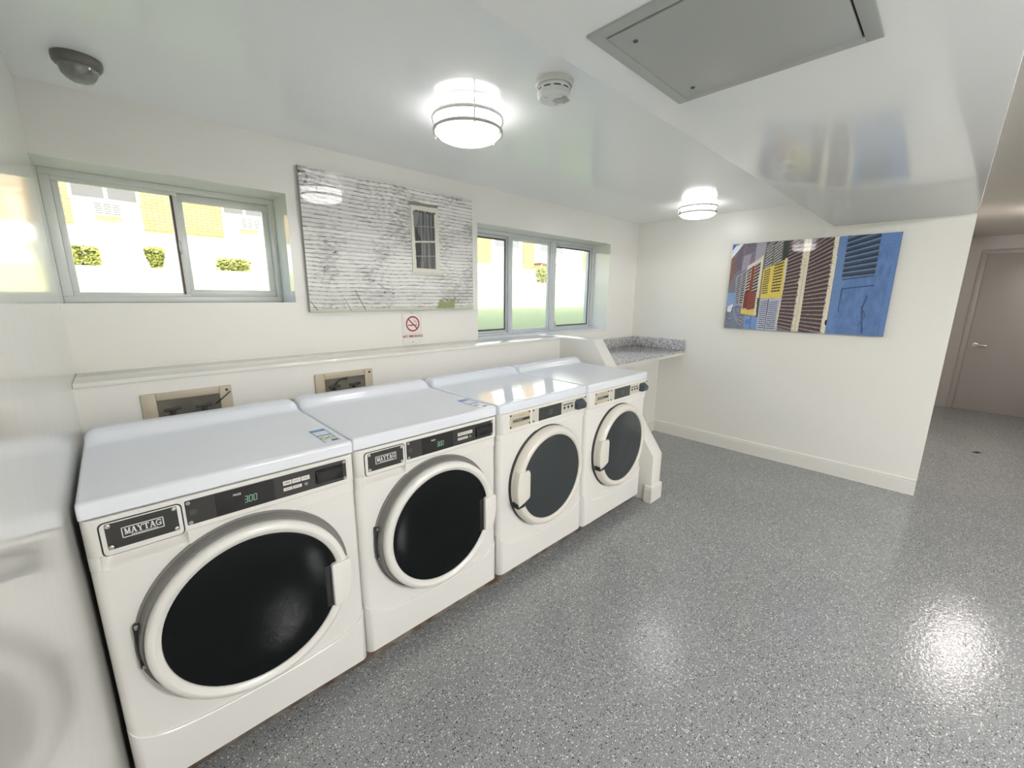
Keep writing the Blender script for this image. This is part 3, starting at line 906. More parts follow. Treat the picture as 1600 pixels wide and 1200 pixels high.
mb = MB(); mb.prism([(0.0, -0.052), (0.04, -0.045), (0.044, -0.012), (0.004, -0.018)], 'z', -0.0625, -0.0655, bev=0.001); mb.build('label_recess', mat('detector_grey', (0.40, 0.40, 0.39), 0.4), t)
mb = MB()
for cx, cy in ((-0.034, 0.006), (0.030, 0.018)):
    for k in range(3): mb.box(cx+k*0.005-0.005, cx+k*0.005-0.0025, cy-0.005, cy+0.005, -0.0622, -0.0605)
mb.build('speaker_slots', BLK, t)

# ------------------------------------------------------------------ dome camera
t = empty('dome_camera', (0.166, 0.800, ZC), 'dark grey domed security camera on the ceiling in the left corner', 'security camera')
mb = MB(); mb.lathe([(0.0, 0.0), (0.064, 0.0), (0.065, -0.008), (0.063, -0.022), (0.057, -0.030), (0.050, -0.031)], (0, 0, 0), 'z', 40); mb.build('housing', mat('camera_housing', (0.14, 0.135, 0.115), 0.35), t)
mb = MB(); mb.lathe([(0.052, -0.024), (0.052, -0.036), (0.046, -0.054), (0.034, -0.068), (0.018, -0.075), (0.0, -0.077)], (0, 0, 0), 'z', 40)
mb.build('dome', mat('smoked_dome', (0.16, 0.16, 0.145), 0.05, coat=1.0, spec=0.8), t)

# ------------------------------------------------------------------ access hatch in the soffit
HG = mat('hatch_grey', (0.40, 0.42, 0.40), 0.42, bump=(90, 0.3, 0.0008))
t = empty('access_hatch', (1.214, -0.967, ZS), 'square grey metal access hatch in the soffit', 'access hatch')
x0, x1, y0, y1 = -0.230, 0.232, -0.233, 0.231
mb = MB(); ring_w = 0.03
mb.box(x0, x1, y0, y0+ring_w, -0.006, 0.0, bev=0.001); mb.box(x0, x1, y1-ring_w, y1, -0.006, 0.0, bev=0.001)
mb.box(x0, x0+ring_w, y0+ring_w, y1-ring_w, -0.006, 0.0, bev=0.001); mb.box(x1-ring_w, x1, y0+ring_w, y1-ring_w, -0.006, 0.0, bev=0.001)
mb.build('frame', HG, t)
mb = MB(); mb.box(x0+ring_w, x1-ring_w, y0+ring_w, y1-ring_w, -0.0012, 0.0); mb.build('gap', DARK, t)
mb = MB(); mb.box(x0+ring_w+0.006, x1-ring_w-0.001, y0+ring_w+0.004, y1-ring_w-0.001, -0.0065, -0.001, bev=0.001); d = mb.build('door', HG, t)
for yy in (0.158,):
    for xx in (x0+0.085, x1-0.075):
        mb = MB(); mb.lathe([(0.0, -0.0085), (0.005, -0.0085), (0.006, -0.006)], (xx, yy, 0), 'z', 14); mb.build('latch', mat('latch_dark', (0.08, 0.08, 0.08), 0.5), d)

# ------------------------------------------------------------------ printed panels
def raster(W, H, bgc):
    a = np.zeros((H, W, 3)); a[:] = bgc; return a
def fill(a, poly, col, noise=0.0, rs=np.random.RandomState(3)):
    H, W, _ = a.shape
    U, V = np.meshgrid((np.arange(W))/(W-1), (np.arange(H))/(H-1))
    ins = np.zeros((H, W), bool); n = len(poly)
    for i in range(n):
        x1_, y1_ = poly[i]; x2_, y2_ = poly[(i+1) % n]
        if y1_ == y2_: continue
        c = ((y1_ > V) != (y2_ > V)) & (U < (x2_-x1_)*(V-y1_)/(y2_-y1_)+x1_)
        ins ^= c
    cc = np.array(col, float)
    if noise: a[ins] = cc*(1+noise*rs.randn(ins.sum(), 1))
    else: a[ins] = cc
def lerp(p, q, t): return (p[0]+(q[0]-p[0])*t, p[1]+(q[1]-p[1])*t)
def louvre(a, tl, tr, br, bl, n, dark, light, frac=0.5, sag=0.0):
    for i in range(n):
        t0, t1, t2 = i/n, (i+frac)/n, (i+1)/n
        fill(a, [lerp(tl, bl, t0), lerp(tr, br, t0), lerp(tr, br, t1), lerp(tl, bl, t1)], dark, 0.10)
        fill(a, [lerp(tl, bl, t1), lerp(tr, br, t1), lerp(tr, br, t2), lerp(tl, bl, t2)], light, 0.08)
def smooth_noise(W, H, cx, cy, rs):
    g = rs.rand(max(2, int(cy))+2, max(2, int(cx))+2)
    yy = np.linspace(0, g.shape[0]-1.001, H); xx = np.linspace(0, g.shape[1]-1.001, W)
    yi = yy.astype(int); xi = xx.astype(int); fy = (yy-yi)[:, None]; fx = (xx-xi)[None, :]
    return (g[np.ix_(yi, xi)]*(1-fy)*(1-fx) + g[np.ix_(yi+1, xi)]*fy*(1-fx) + g[np.ix_(yi, xi+1)]*(1-fy)*fx + g[np.ix_(yi+1, xi+1)]*fy*fx)
def srgb(a): 
    a = np.clip(a/255.0, 0, 1)
    return np.where(a <= 0.04045, a/12.92, ((a+0.055)/1.055)**2.4)

def print_mesh(name, a, parent, place, m):
    """a finely divided sheet whose vertices carry the printed colours; place(u, v) -> point"""
    H, W, _ = a.shape
    me = bpy.data.meshes.new(name)
    V = np.zeros((H*W, 3))
    u, v = np.meshgrid(np.arange(W)/(W-1), np.arange(H)/(H-1))
    o, du, dv = (np.array(place(*p)) for p in ((0, 0), (1, 0), (0, 1)))
    V[:] = o + u.reshape(-1, 1)*(du-o) + v.reshape(-1, 1)*(dv-o)
    i = np.arange(H*W).reshape(H, W)
    F = np.stack([i[:-1, :-1], i[:-1, 1:], i[1:, 1:], i[1:, :-1]], -1).reshape(-1, 4)
    me.vertices.add(H*W); me.vertices.foreach_set('co', V.ravel())
    me.loops.add(F.size); me.loops.foreach_set('vertex_index', F.ravel())
    me.polygons.add(len(F)); me.polygons.foreach_set('loop_start', np.arange(0, F.size, 4)); me.polygons.foreach_set('loop_total', np.full(len(F), 4))
    me.update(); me.validate()
    ca = me.color_attributes.new('print', 'FLOAT_COLOR', 'POINT')
    ca.data.foreach_set('color', np.concatenate([srgb(a), np.ones((H, W, 1))], -1).astype(np.float32).ravel())
    me.materials.append(m)
    ob = bpy.data.objects.new(name, me); COL.objects.link(ob); ob.parent = parent
    return ob

P2={'sky':[(-0.011,0.998),(0.079,1.0),(-0.003,0.828)],'skyb':[(-0.011,0.998),(0.047,0.997),(-0.007,0.881)],'skyw':[(-0.005,0.915),(0.03,0.99),(0.041,0.989),(-0.003,0.896)],'brown':[(-0.003,0.82),(0.02,0.866),(0.027,0.626),(0.0,0.497)],'slatU':[(0.02,0.866),(0.084,0.999),(0.18,1.0),(0.185,0.82),(0.078,0.687),(0.027,0.626)],'plain':[(0.173,1.001),(0.242,1.003),(0.235,0.861),(0.17,0.787)],'plain2':[(0.09,0.859),(0.142,0.878),(0.135,0.715),(0.084,0.679)],'gsh':[(0.24,1.003),(0.395,1.002),(0.399,0.802),(0.239,0.701)],'gl1':[(0.247,0.998),(0.286,1.0),(0.29,0.744),(0.245,0.712)],'gl2':[(0.295,1.0),(0.346,1.001),(0.345,0.792),(0.3,0.754)],'dgreen':[(0.352,1.001),(0.393,1.001),(0.396,0.81),(0.356,0.764)],'yel':[(0.242,0.694),(0.396,0.81),(0.396,0.581),(0.382,0.371),(0.242,0.365)],'yl1':[(0.248,0.678),(0.289,0.706),(0.285,0.413),(0.246,0.408)],'yl2':[(0.311,0.742),(0.371,0.775),(0.368,0.431),(0.312,0.424)],'gsl':[(0.048,0.617),(0.131,0.708),(0.13,0.27),(0.063,0.284)],'wtop':[(0.129,0.739),(0.222,0.824),(0.22,0.794),(0.127,0.7)],'rs1':[(0.132,0.739),(0.156,0.768),(0.156,0.251),(0.125,0.245)],'rpost':[(0.158,0.753),(0.176,0.767),(0.176,0.188),(0.152,0.18)],'rs2':[(0.176,0.772),(0.217,0.825),(0.213,0.241),(0.171,0.226)],'ybot':[(0.114,0.237),(0.23,0.226),(0.222,0.161),(0.114,0.184)],'yedge':[(0.217,0.833),(0.231,0.859),(0.232,0.368),(0.23,0.165),(0.209,0.169),(0.21,0.273)],'bl1':[(-0.0,0.431),(0.062,0.431),(0.07,0.26),(-0.002,0.265)],'bl2':[(-0.009,0.265),(0.1,0.261),(0.112,-0.004),(0.002,-0.001)],'slatB':[(0.102,0.162),(0.146,0.157),(0.151,-0.004),(0.112,-0.004)],'bpan':[(0.146,0.165),(0.24,0.146),(0.242,-0.002),(0.148,-0.001)],'lav':[(0.242,0.361),(0.388,0.371),(0.383,-0.001),(0.241,0.002)],'ll1':[(0.248,0.325),(0.295,0.341),(0.293,0.01),(0.251,0.011)],'ll2':[(0.309,0.32),(0.367,0.34),(0.365,0.007),(0.306,0.008)],'cream1':[(0.376,0.811),(0.404,0.809),(0.397,0.581),(0.385,0.279),(0.391,0.047),(0.37,0.045),(0.374,0.248),(0.385,0.386)],'brA':[(0.391,1.003),(0.48,1.001),(0.482,0.723),(0.481,0.49),(0.474,0.008),(0.38,0.046),(0.393,0.611)],'brAl':[(0.391,1.003),(0.48,1.001),(0.474,0.008),(0.38,0.046)],'post':[(0.48,1.001),(0.525,1.002),(0.523,0.721),(0.522,0.005),(0.477,0.001),(0.482,0.578)],'brB':[(0.525,1.002),(0.657,1.001),(0.656,0.781),(0.66,-0.003),(0.516,0.005),(0.522,0.692)],'cr2':[(0.655,1.001),(0.681,1.001),(0.684,0.71),(0.684,-0.003),(0.656,-0.0),(0.659,0.712)],'blue':[(0.681,1.001),(0.998,1.003),(1.003,0.006),(0.684,-0.003),(0.684,0.71)],'bll':[(0.729,0.999),(0.896,0.997),(0.904,0.617),(0.728,0.57)],'bln1':[(0.739,0.47),(0.907,0.505)],'bln2':[(0.741,0.47),(0.74,0.235)],'bln3':[(0.881,0.405),(0.866,0.269),(0.889,0.021)]}
P1={'frame':[(0.563,0.868),(0.748,0.875),(0.754,0.319),(0.567,0.315)],'pane':[(0.585,0.827),(0.722,0.83),(0.724,0.358),(0.595,0.357)],'weed':[(0.722,0.01),(0.749,0.099),(0.785,0.068),(0.836,0.084),(0.865,0.119),(0.85,0.007)],'shade':[(0.561,0.898),(0.748,0.892),(0.748,0.875),(0.56,0.864)],'stain':[(-0.002,0.965),(0.034,0.97),(0.033,0.957),(-0.003,0.951)],'twig':[(0.227,0.164),(0.279,0.001)],'twig2':[(0.17,0.098),(0.201,0.006)],'twig3':[(0.001,0.085),(0.036,0.01)]}


# shutters print on the right wall
rs = np.random.RandomState(11)
a = raster(430, 284, (118, 116, 132))
for k, c, nz in (('brown', (140, 100, 85), .1), ('slatU', (125, 112, 128), .12), ('plain', (158, 154, 170), .05), ('plain2', (150, 146, 165), .05)): fill(a, P2[k], c, nz)
louvre(a, (0.03, .84), (.082, .985), (.078, .70), (.030, .64), 13, (70, 62, 74), (138, 124, 140))
fill(a, [(0, .82), (.025, .86), (.03, .63), (0, .5)], (138, 98, 82), .1)
louvre(a, (.105, .985), (.165, 1.0), (.160, .90), (.100, .86), 6, (74, 70, 84), (140, 132, 150))
fill(a, P2['sky'], (226, 232, 246)); fill(a, P2['skyb'], (74, 100, 190)); fill(a, P2['skyw'], (240, 242, 250))
fill(a, P2['gsh'], (105, 110, 108), .08)
for k, n in (('gl1', 12), ('gl2', 11)):
    p = P2[k]
    louvre(a, (p[0][0], p[0][1]-.03), (p[1][0], p[1][1]+.05), p[2], (p[3][0], p[3][1]-.01), n-3, (42, 42, 40), (176, 172, 172), .42)
fill(a, [(.24, 1.0), (.395, 1.0), (.395, 1.06), (.24, 1.06)], (0, 0, 0))
fill(a, P2['dgreen'], (62, 74, 66), .12)
fill(a, [(.345, 1.0), (.353, 1.0), (.355, .77), (.345, .76)], (120, 122, 120))
fill(a, P2['gsl'], (150, 152, 166), .06)
louvre(a, (.060, .60), (.088, .64), (.084, .29), (.064, .30), 13, (58, 58, 66), (168, 168, 178)); louvre(a, (.096, .64), (.124, .68), (.118, .29), (.094, .30), 13, (58, 56, 62), (168, 166, 174))
fill(a, [(.125, .74), (.232, .86), (.232, .165), (.222, .161), (.114, .184), (.118, .3)], (196, 186, 168), .05)
louvre(a, (.130, .72), (.156, .76), (.154, .25), (.126, .245), 14, (66, 40, 36), (186, 176, 172), .5)
fill(a, [(.126, .45), (.155, .45), (.155, .25), (.125, .24)], (120, 48, 44), .1); louvre(a, (.126, .44), (.155, .45), (.154, .25), (.125, .245), 8, (84, 30, 30), (156, 80, 70))
fill(a, P2['rpost'], (150, 66, 48), .06)
louvre(a, (.178, .765), (.216, .81), (.211, .245), (.172, .23), 15, (62, 44, 44), (176, 160, 160), .5); louvre(a, (.174, .44), (.213, .46), (.211, .245), (.172, .23), 8, (92, 32, 34), (168, 96, 90))
fill(a, P2['ybot'], (226, 196, 92), .04); fill(a, P2['yedge'], (222, 214, 176), .06)
fill(a, P2['wtop'], (214, 212, 214))
fill(a, P2['yel'], (228, 202, 84), .05)
for k, n in (('yl1', 11), ('yl2', 10)):
    p = P2[k]; louvre(a, p[0], p[1], p[2], p[3], n, (96, 84, 44), (222, 198, 96), .5)
fill(a, [(.222, .37), (.244, .37), (.244, .12), (.228, .13)], (70, 78, 88), .1)
fill(a, P2['bl1'], (128, 156, 204), .10); fill(a, P2['bl2'], (112, 118, 138), .25); fill(a, [(.01, .26), (.05, .30), (.04, .2), (.012, .2)], (220, 225, 232), .1)
louvre(a, (.055, .25), (.10, .255), (.105, .0), (.06, .0), 14, (84, 92, 118), (150, 160, 190))
p = P2['slatB']; louvre(a, p[0], p[1], p[2], p[3], 10, (76, 80, 92), (160, 164, 176))
fill(a, P2['bpan'], (112, 150, 208), .06); fill(a, [(.19, .15), (.196, .15), (.198, .0), (.192, .0)], (70, 100, 170)); fill(a, [(.155, .11), (.185, .12), (.185, .06), (.155, .06)], (86, 128, 206), .05)
fill(a, P2['lav'], (176, 182, 206), .04)
for k, n in (('ll1', 14), ('ll2', 14)):
    p = P2[k]; louvre(a, p[0], p[1], p[2], p[3], n, (92, 96, 112), (182, 188, 210), .42)
fill(a, [(.298, .36), (.304, .36), (.302, .0), (.297, .0)], (84, 88, 104))
fill(a, P2['cream1'], (214, 204, 182), .07)
p = P2['brAl']
fill(a, P2['brA'], (100, 82, 80), .08)
def wavy(poly, tl, tr, br, bl, n):
    b = a.copy(); louvre(b, tl, tr, br, bl, n, (78, 62, 62), (116, 98, 96), .62)
    for i in range(n):
        t = (i+.8)/n; fill(b, [lerp(tl, bl, t), lerp(tr, br, t), lerp(tr, br, t+.16/n), lerp(tl, bl, t+.16/n)], (176, 158, 156), .15)
    mk = np.zeros(a.shape[:2]+(3,)); fill(mk, poly, (1, 1, 1)); k = mk[..., 0] > .5; a[k] = b[k]
wavy(P2['brA'], (.38, 1.02), (.485, 1.13), (.485, -.02), (.375, .02), 27)
wavy(P2['brB'], (.515, .93), (.660, 1.10), (.662, -.05), (.512, .00), 24)
fill(a, P2['post'], (222, 214, 188), .05)
fill(a, [(.502, 1.0), (.506, 1.0), (.503, 0), (.498, 0)], (196, 184, 158), .12)
fill(a, P2['cr2'], (228, 220, 192), .05)
for i in range(60):
    v = rs.rand(); u = .480+.003*rs.randn(); fill(a, [(u-.004, v), (u+.006, v+.006), (u+.004, v-.008)], (212, 202, 176) if i % 2 else (110, 92, 86))
    u = .658+.003*rs.randn(); fill(a, [(u-.004, v), (u+.005, v+.006), (u+.004, v-.008)], (216, 206, 180) if i % 2 else (110, 92, 88))
fill(a, P2['blue'], (88, 124, 184), .04)
H_, W_, _ = a.shape
sn = smooth_noise(W_, H_, 40, 14, rs)*.6 + smooth_noise(W_, H_, 120, 20, rs)*.4
mk = np.zeros((H_, W_, 3)); fill(mk, P2['blue'], (1, 1, 1)); k = mk[..., 0] > .5
a[k] *= (0.86+.28*sn[k])[:, None]
fill(a, [(.684, 1.0), (.725, 1.0), (.735, .3), (.69, .0)], (100, 134, 190), .06)
p = P2['bll']
louvre(a, (.728, 1.02), (.897, 1.12), (.902, .60), (.728, .575), 9, (56, 74, 98), (98, 126, 164), .5)
for i in range(9):
    t = (i+.45)/9; q0, q1 = lerp((.728, 1.02), (.728, .575), t), lerp((.897, 1.12), (.902, .60), t)
    fill(a, [q0, q1, (q1[0], q1[1]-.012), (q0[0], q0[1]-.012)], (34, 46, 64), .1)
fill(a, [(.900, 1.0), (.998, 1.0), (.998, 0), (.975, 0), (.975, .9), (.9, .9)], (92, 130, 192), .05)
def stroke(pts, w, c):
    for (x1_, y1_), (x2_, y2_) in zip(pts[:-1], pts[1:]):
        d = math.hypot(x2_-x1_, y2_-y1_); nx, ny = -(y2_-y1_)/d*w, (x2_-x1_)/d*w
        fill(a, [(x1_+nx, y1_+ny), (x1_-nx, y1_-ny), (x2_-nx, y2_-ny), (x2_+nx, y2_+ny)], c, .08)
stroke([(.739, .47), (.907, .505)], .005, (46, 66, 110)); stroke([(.741, .47), (.740, .235)], .003, (52, 74, 120)); stroke([(.735, .565), (.90, .60)], .005, (44, 62, 100))
stroke([(.881, .405), (.866, .269), (.889, .021)], .0045, (54, 78, 128)); stroke([(.86, .30), (.89, .20), (.86, .10)], .003, (60, 84, 136))
fill(a, [(.675, .14), (.688, .15), (.686, .08), (.676, .10)], (30, 34, 44))
PRB = mat('print_edge_dark', (0.10, 0.12, 0.16), 0.4)
t = empty('wall_print', (XR-0.03, -0.478, 1.597), 'panoramic print of coloured shutters ending in a blue one, on the right-hand wall', 'picture')
mb = MB(); mb.box(0.0002, 0.022, -0.586, 0.586, -0.387, 0.387); mb.box(0.022, 0.030, -0.40, 0.40, -0.28, 0.28); mb.build('panel', PRB, t)
a = a*0.86+0.14*a.mean(axis=2, keepdims=True)
print_mesh('print', a, t, lambda u, v: (0.0, 0.586-1.172*u, -0.387+0.774*v), print_material('shutter_print'))

# weathered clapboard print on the window wall
rs = np.random.RandomState(5)
Wp, Hp = 520, 340
a = raster(Wp, Hp, (228, 227, 223))
V_ = (np.arange(Hp)/(Hp-1))[:, None]*np.ones((1, Wp)); U_ = np.ones((Hp, 1))*(np.arange(Wp)/(Wp-1))[None, :]
bands = 33.5
wob = (smooth_noise(Wp, Hp, 8, 3, rs)-.5)*0.05 + 0.012*U_
ph = ((V_+wob*0.25)*bands) % 1.0
idx = np.floor((V_+wob*0.25)*bands).astype(int)
tone = rs.rand(60)[np.clip(idx, 0, 59)]
streak = smooth_noise(Wp, Hp, 60, 120, rs); blot = smooth_noise(Wp, Hp, 9, 6, rs); fine = smooth_noise(Wp, Hp, 170, 110, rs)
fade = np.clip((V_-0.05)/0.95, 0, 1)*(1-0.35*U_)
a *= (0.94+0.07*tone+0.03*(fine-.5))[..., None]
wear = np.clip((streak*0.55+blot*0.6-0.52)*2.6, 0, 1)*(0.30+0.4*fade)
a = a*(1-wear[..., None]*0.42)
line = (ph < 0.13)
thick = smooth_noise(Wp, Hp, 30, 34, rs)
a[line] *= (0.46+0.30*thick[line])[:, None]
a[(ph >= 0.13) & (ph < 0.22)] *= 0.93
chips = (fine*0.6+streak*0.4 > 0.78) & (blot > 0.55)
a[chips] = a[chips]*0.55
fill(a, P1['stain'], (60, 58, 56)); 
for i in range(14):
    u, v = rs.rand()*0.1, 0.90+rs.rand()*0.07; fill(a, [(u, v), (u+.02*rs.rand(), v+.003), (u+.02*rs.rand(), v-.006)], (70, 68, 66))
a[(V_ < 0.018+0.010*smooth_noise(Wp, Hp, 50, 2, rs))] = (190, 196, 178)
fill(a, P1['shade'], (128, 124, 118), .06)
fill(a, P1['frame'], (216, 214, 200), .03); 
fill(a, [(.566, .868), (.572, .868), (.572, .315), (.566, .315)], (170, 166, 152)); fill(a, [(.555, .325), (.762, .33), (.762, .305), (.555, .302)], (206, 204, 192), .03)
fill(a, P1['pane'], (92, 92, 94), .08)
k_ = np.zeros((Hp, Wp, 3)); fill(k_, P1['pane'], (1, 1, 1)); k_ = k_[..., 0] > .5
cur = smooth_noise(Wp, Hp, 150, 3, rs); a[k_] *= (0.72+0.75*cur[k_])[:, None]
fill(a, [(.59, .825), (.625, .825), (.61, .72), (.592, .70)], (132, 132, 136)); fill(a, [(.596, .70), (.63, .60), (.62, .36), (.596, .36)], (66, 66, 68), .1)
fill(a, [(.59, .582), (.724, .60), (.724, .586), (.59, .568)], (208, 206, 196))
for u in (.632, .678): fill(a, [(u, .828), (u+.004, .828), (u+.006, .358), (u+.002, .358)], (150, 150, 146))
for v in (.70, .455): fill(a, [(.59, v), (.724, v+.012), (.724, v+.018), (.59, v+.006)], (150, 150, 146))
for i in range(26):
    u = .585+.14*rs.rand(); fill(a, [(u, .835), (u+.008, .832), (u+.004, .812)], (60, 58, 54))
fill(a, P1['weed'], (140, 150, 108), .12); stroke(P1['twig'], .0018, (96, 98, 92)); stroke(P1['twig2'], .0016, (110, 112, 104)); stroke(P1['twig3'], .002, (100, 100, 94))
stroke([(.83, .05), (.858, .12)], .003, (138, 148, 112)); stroke([(.80, .05), (.81, .10)], .003, (150, 158, 124))
for i in range(40):
    u, v = .72+.14*rs.rand(), .01+.07*rs.rand(); stroke([(u, v), (u+.012*rs.randn(), v+.03*rs.rand())], .0016, (112+20*rs.rand(), 128+20*rs.rand(), 84))
t = empty('wall_print', (1.5225, YW-0.030, 1.780), 'black and white print of weathered clapboard with one window, between the two windows', 'picture')
mb = MB(); mb.box(-0.5805, 0.5805, 0.0002, 0.022, -0.381, 0.381); mb.box(-0.4, 0.4, 0.022, 0.030, -0.28, 0.28); mb.build('panel', mat('print_edge_grey', (0.30, 0.30, 0.28), 0.4), t)
print_mesh('print', a, t, lambda u, v: (-0.5805+1.161*u, 0.0, -0.381+0.762*v), print_material('clapboard_print'))

# ------------------------------------------------------------------ no smoking sign
t = empty('no_smoking_sign', (1.597, YW, ZL+0.004), 'small white NO SMOKING sign standing on the ledge below the clapboard print', 'sign')
mb = MB(); mb.prism(rrect(-0.0745, 0.0745, 0.0, 0.2225, 0.010), 'y', -0.0035, -0.0005, bev=0.0006, seg=1); mb.build('plate', mat('sign_white', (0.78, 0.78, 0.75), 0.3), t)
RED = mat('sign_red', (0.40, 0.035, 0.04), 0.4)
mb = MB()
rows = [[(0.004+r*math.cos(q), -0.0042, 0.141+r*math.sin(q)) for r in (0.042, 0.052)] for q in np.linspace(0, 2*math.pi, 49)]
mb.grid(rows)
q = math.radians(-45); dx, dz = math.cos(q), math.sin(q); px, pz = -dz*0.0045, dx*0.0045
mb.face([(0.004-0.045*dx+px, -0.0042, 0.141-0.045*dz+pz), (0.004+0.045*dx+px, -0.0042, 0.141+0.045*dz+pz), (0.004+0.045*dx-px, -0.0042, 0.141+0.045*dz-pz), (0.004-0.045*dx-px, -0.0042, 0.141-0.045*dz-pz)])
mb.build('prohibition_ring', RED, t)
mb = MB(); mb.box(-0.030, 0.026, -0.0040, -0.0034, 0.128, 0.136); mb.box(0.028, 0.034, -0.0040, -0.0034, 0.128, 0.136)
mb.tube([(0.031, -0.0037, 0.139), (0.034, -0.0037, 0.150), (0.026, -0.0037, 0.158), (0.018, -0.0037, 0.166), (0.010, -0.0037, 0.170)], 0.0012, 6)
mb.tube([(0.024, -0.0037, 0.146), (0.020, -0.0037, 0.154), (0.012, -0.0037, 0.160)], 0.0012, 6)
mb.build('cigarette', mat('sign_dark_red', (0.25, 0.05, 0.05), 0.5), t)
text_mesh('NO SMOKING', 'lettering', 0.0245, RED, t, (0.002, -0.0040, 0.057))
mb = MB()
for x, z, w_, h_ in ((0, 0.0765, 0.132, 0.0012),): mb.box(x-w_/2, x+w_/2, -0.0039, -0.0034, z, z+h_)
mb.box(-0.067, -0.0662, -0.0039, -0.0034, 0.082, 0.208); mb.box(0.0662, 0.067, -0.0039, -0.0034, 0.082, 0.208); mb.box(-0.062, 0.062, -0.0039, -0.0034, 0.2115, 0.2125)
mb.build('border_line', mat('sign_grey', (0.35, 0.33, 0.31), 0.5), t)
for z in (0.214, 0.018):
    mb = MB(); mb.lathe([(0.0035, 0), (0.0035, -0.001), (0.0, -0.002)], (0.0, -0.0035, z), 'y', 12); mb.build('screw', DPRINT, t)

# ------------------------------------------------------------------ corridor door
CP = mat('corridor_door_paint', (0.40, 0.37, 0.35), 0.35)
dn = MB(); dn.box(8.548, 8.56, -2.53, -1.5625, 2.085, 2.14, bev=0.003); dn.box(8.548, 8.56, -1.62, -1.5625, 0, 2.085, bev=0.003); dn.box(8.548, 8.56, -2.53, -2.472, 0, 2.085, bev=0.003)
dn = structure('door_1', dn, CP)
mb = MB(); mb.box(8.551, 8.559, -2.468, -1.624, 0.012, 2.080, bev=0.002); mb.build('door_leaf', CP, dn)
mb = MB(); mb.lathe([(0.0, -0.002), (0.028, -0.002), (0.028, -0.008), (0.0, -0.010)], (8.552, -1.70, 0.90), 'x', 20); mb.tube([(8.545, -1.70, 0.90), (8.510, -1.70, 0.90), (8.505, -1.72, 0.90), (8.505, -1.80, 0.897)], 0.010, 10)
mb.build('handle', STEEL, dn)

# scrap on the corridor floor
mb = MB(); mb.grid([[(6.17+0.05*i+0.01*j, -1.80+0.020*j-0.012*i, 0.002+0.012*math.sin(i*0.9)*(1-abs(j-1)*0.6)) for j in range(3)] for i in range(5)])
for v in list(mb.bm.verts): v.co.x = 6.17+(v.co.x-6.17)*0.35
o = mb.build('dry_leaf', mat('leaf_dark', (0.02, 0.018, 0.016), 0.8))
tag(o, 'small dark curled leaf lying on the corridor floor', 'leaf')
# scuff hook on the left wall
# ------------------------------------------------------------------ outside
GRASS = noise_two('lawn_grass', (0.41, 0.44, 0.17), (0.50, 0.52, 0.24), 55, 0.9)
def gz(y):
    if y < 6: return 1.12
    if y < 16: s = (y-6)/10; return 1.12 + 1.13*(s*s*(3-2*s))
    return 2.25
mb = MB(); rows = []
for i in range(30):
    y = YO + (40-YO)*(i/29)**1.6
    rows.append([(x, y, gz(y)) for x in (-25, -8, 0, 8, 16, 26, 45)])
mb.grid(rows); g = mb.build('lawn', GRASS); g['kind'] = 'structure'
def at_facade():
    FY = 18.0
    b = empty('apartment_building', (5, FY, 2.2), 'tan brick and white apartment building across the lawn, seen through both windows', 'building')
    off = (5, FY, 2.2)
    WP = mat('white_siding', (0.80, 0.78, 0.72), 0.8)
    mb = MB(); mb.box(-22, 44, FY, FY+9, 1.6, 9.5); P(mb.build('wall', WP, b), off)
    GLZ = mat('sky_mirroring_glass', (0.15, 0.14, 0.14), 0.08, spec=0.8)
    FR = mat('white_window_frame', (0.8, 0.8, 0.78), 0.6)
    for x0, x1, z0 in ((-6.5, -4.0, 3.6), (-0.62, -0.30, 3.62), (1.36, 3.62, 3.58), (6.4, 8.2, 3.6), (10.6, 12.2, 3.6), (15.6, 16.9, 3.43), (19.6, 20.6, 3.28), (26, 28, 3.5), (-14, -12, 3.6)):
        mb = MB(); mb.box(x0, x1, FY-0.10, FY+0.01, z0, 9.0); P(mb.build('brick_pier', BRICK, b), off)
    for x0, x1, z0, z1, ac in ((-0.22, 1.28, 4.44, 5.9, (0.21, 0.84)), (3.72, 5.0, 4.46, 5.9, (4.16, 4.80)), (8.5, 10.2, 4.46, 5.9, (9.0, 9.65)), (12.6, 14.4, 4.4, 5.9, None), (17.2, 19.2, 4.4, 5.9, None), (-3.6, -1.2, 4.44, 5.9, (-2.7, -2.05)), (21.2, 23.5, 4.4, 5.9, None), (-10, -7.5, 4.44, 5.9, None)):
        mb = MB(); mb.box(x0-0.08, x1+0.08, FY-0.06, FY+0.02, z0-0.09, z1+0.08); f = mb.build('window', FR, b); P(f, off)
        mb = MB(); xm = (x0+x1)/2
        mb.box(x0, xm-0.03, FY-0.075, FY-0.055, z0, z1); mb.box(xm+0.06, x1, FY-0.075, FY-0.055, z0, z1); mb.build('glass_pane', GLZ, f)
        if ac:
            a0, a1 = ac; zt = z0-0.15
            mb = MB(); mb.box(a0-0.03, a1+0.03, FY-0.42, FY+0.02, zt-0.40, zt); u = mb.build('air_conditioner', mat('ac_casing', (0.70, 0.68, 0.62), 0.5), b); P(u, off)
            mb = MB()
            for r in range(5):
                for s in range(3):
                    w_ = (a1-a0)/3; 
                    mb.box(a0+s*w_+0.02, a0+(s+1)*w_-0.02, FY-0.432, FY-0.42, zt-0.355+r*0.068, zt-0.325+r*0.068)
            mb.build('louvres', mat('ac_louvre', (0.13, 0.13, 0.125), 0.6), u)
    mb = MB(); mb.box(20.6, 22.1, FY-0.75, FY+0.02, 3.5, 3.6); c = mb.build('entry_canopy', mat('canopy_brown', (0.22, 0.12, 0.08), 0.7), b); P(c, off)
    for x in (20.65, 22.05):
        mb = MB(); mb.box(x-0.03, x+0.03, FY-0.73, FY-0.67, 2.24, 3.5); mb.build('post', FR, c)
    return b
bld = at_facade()
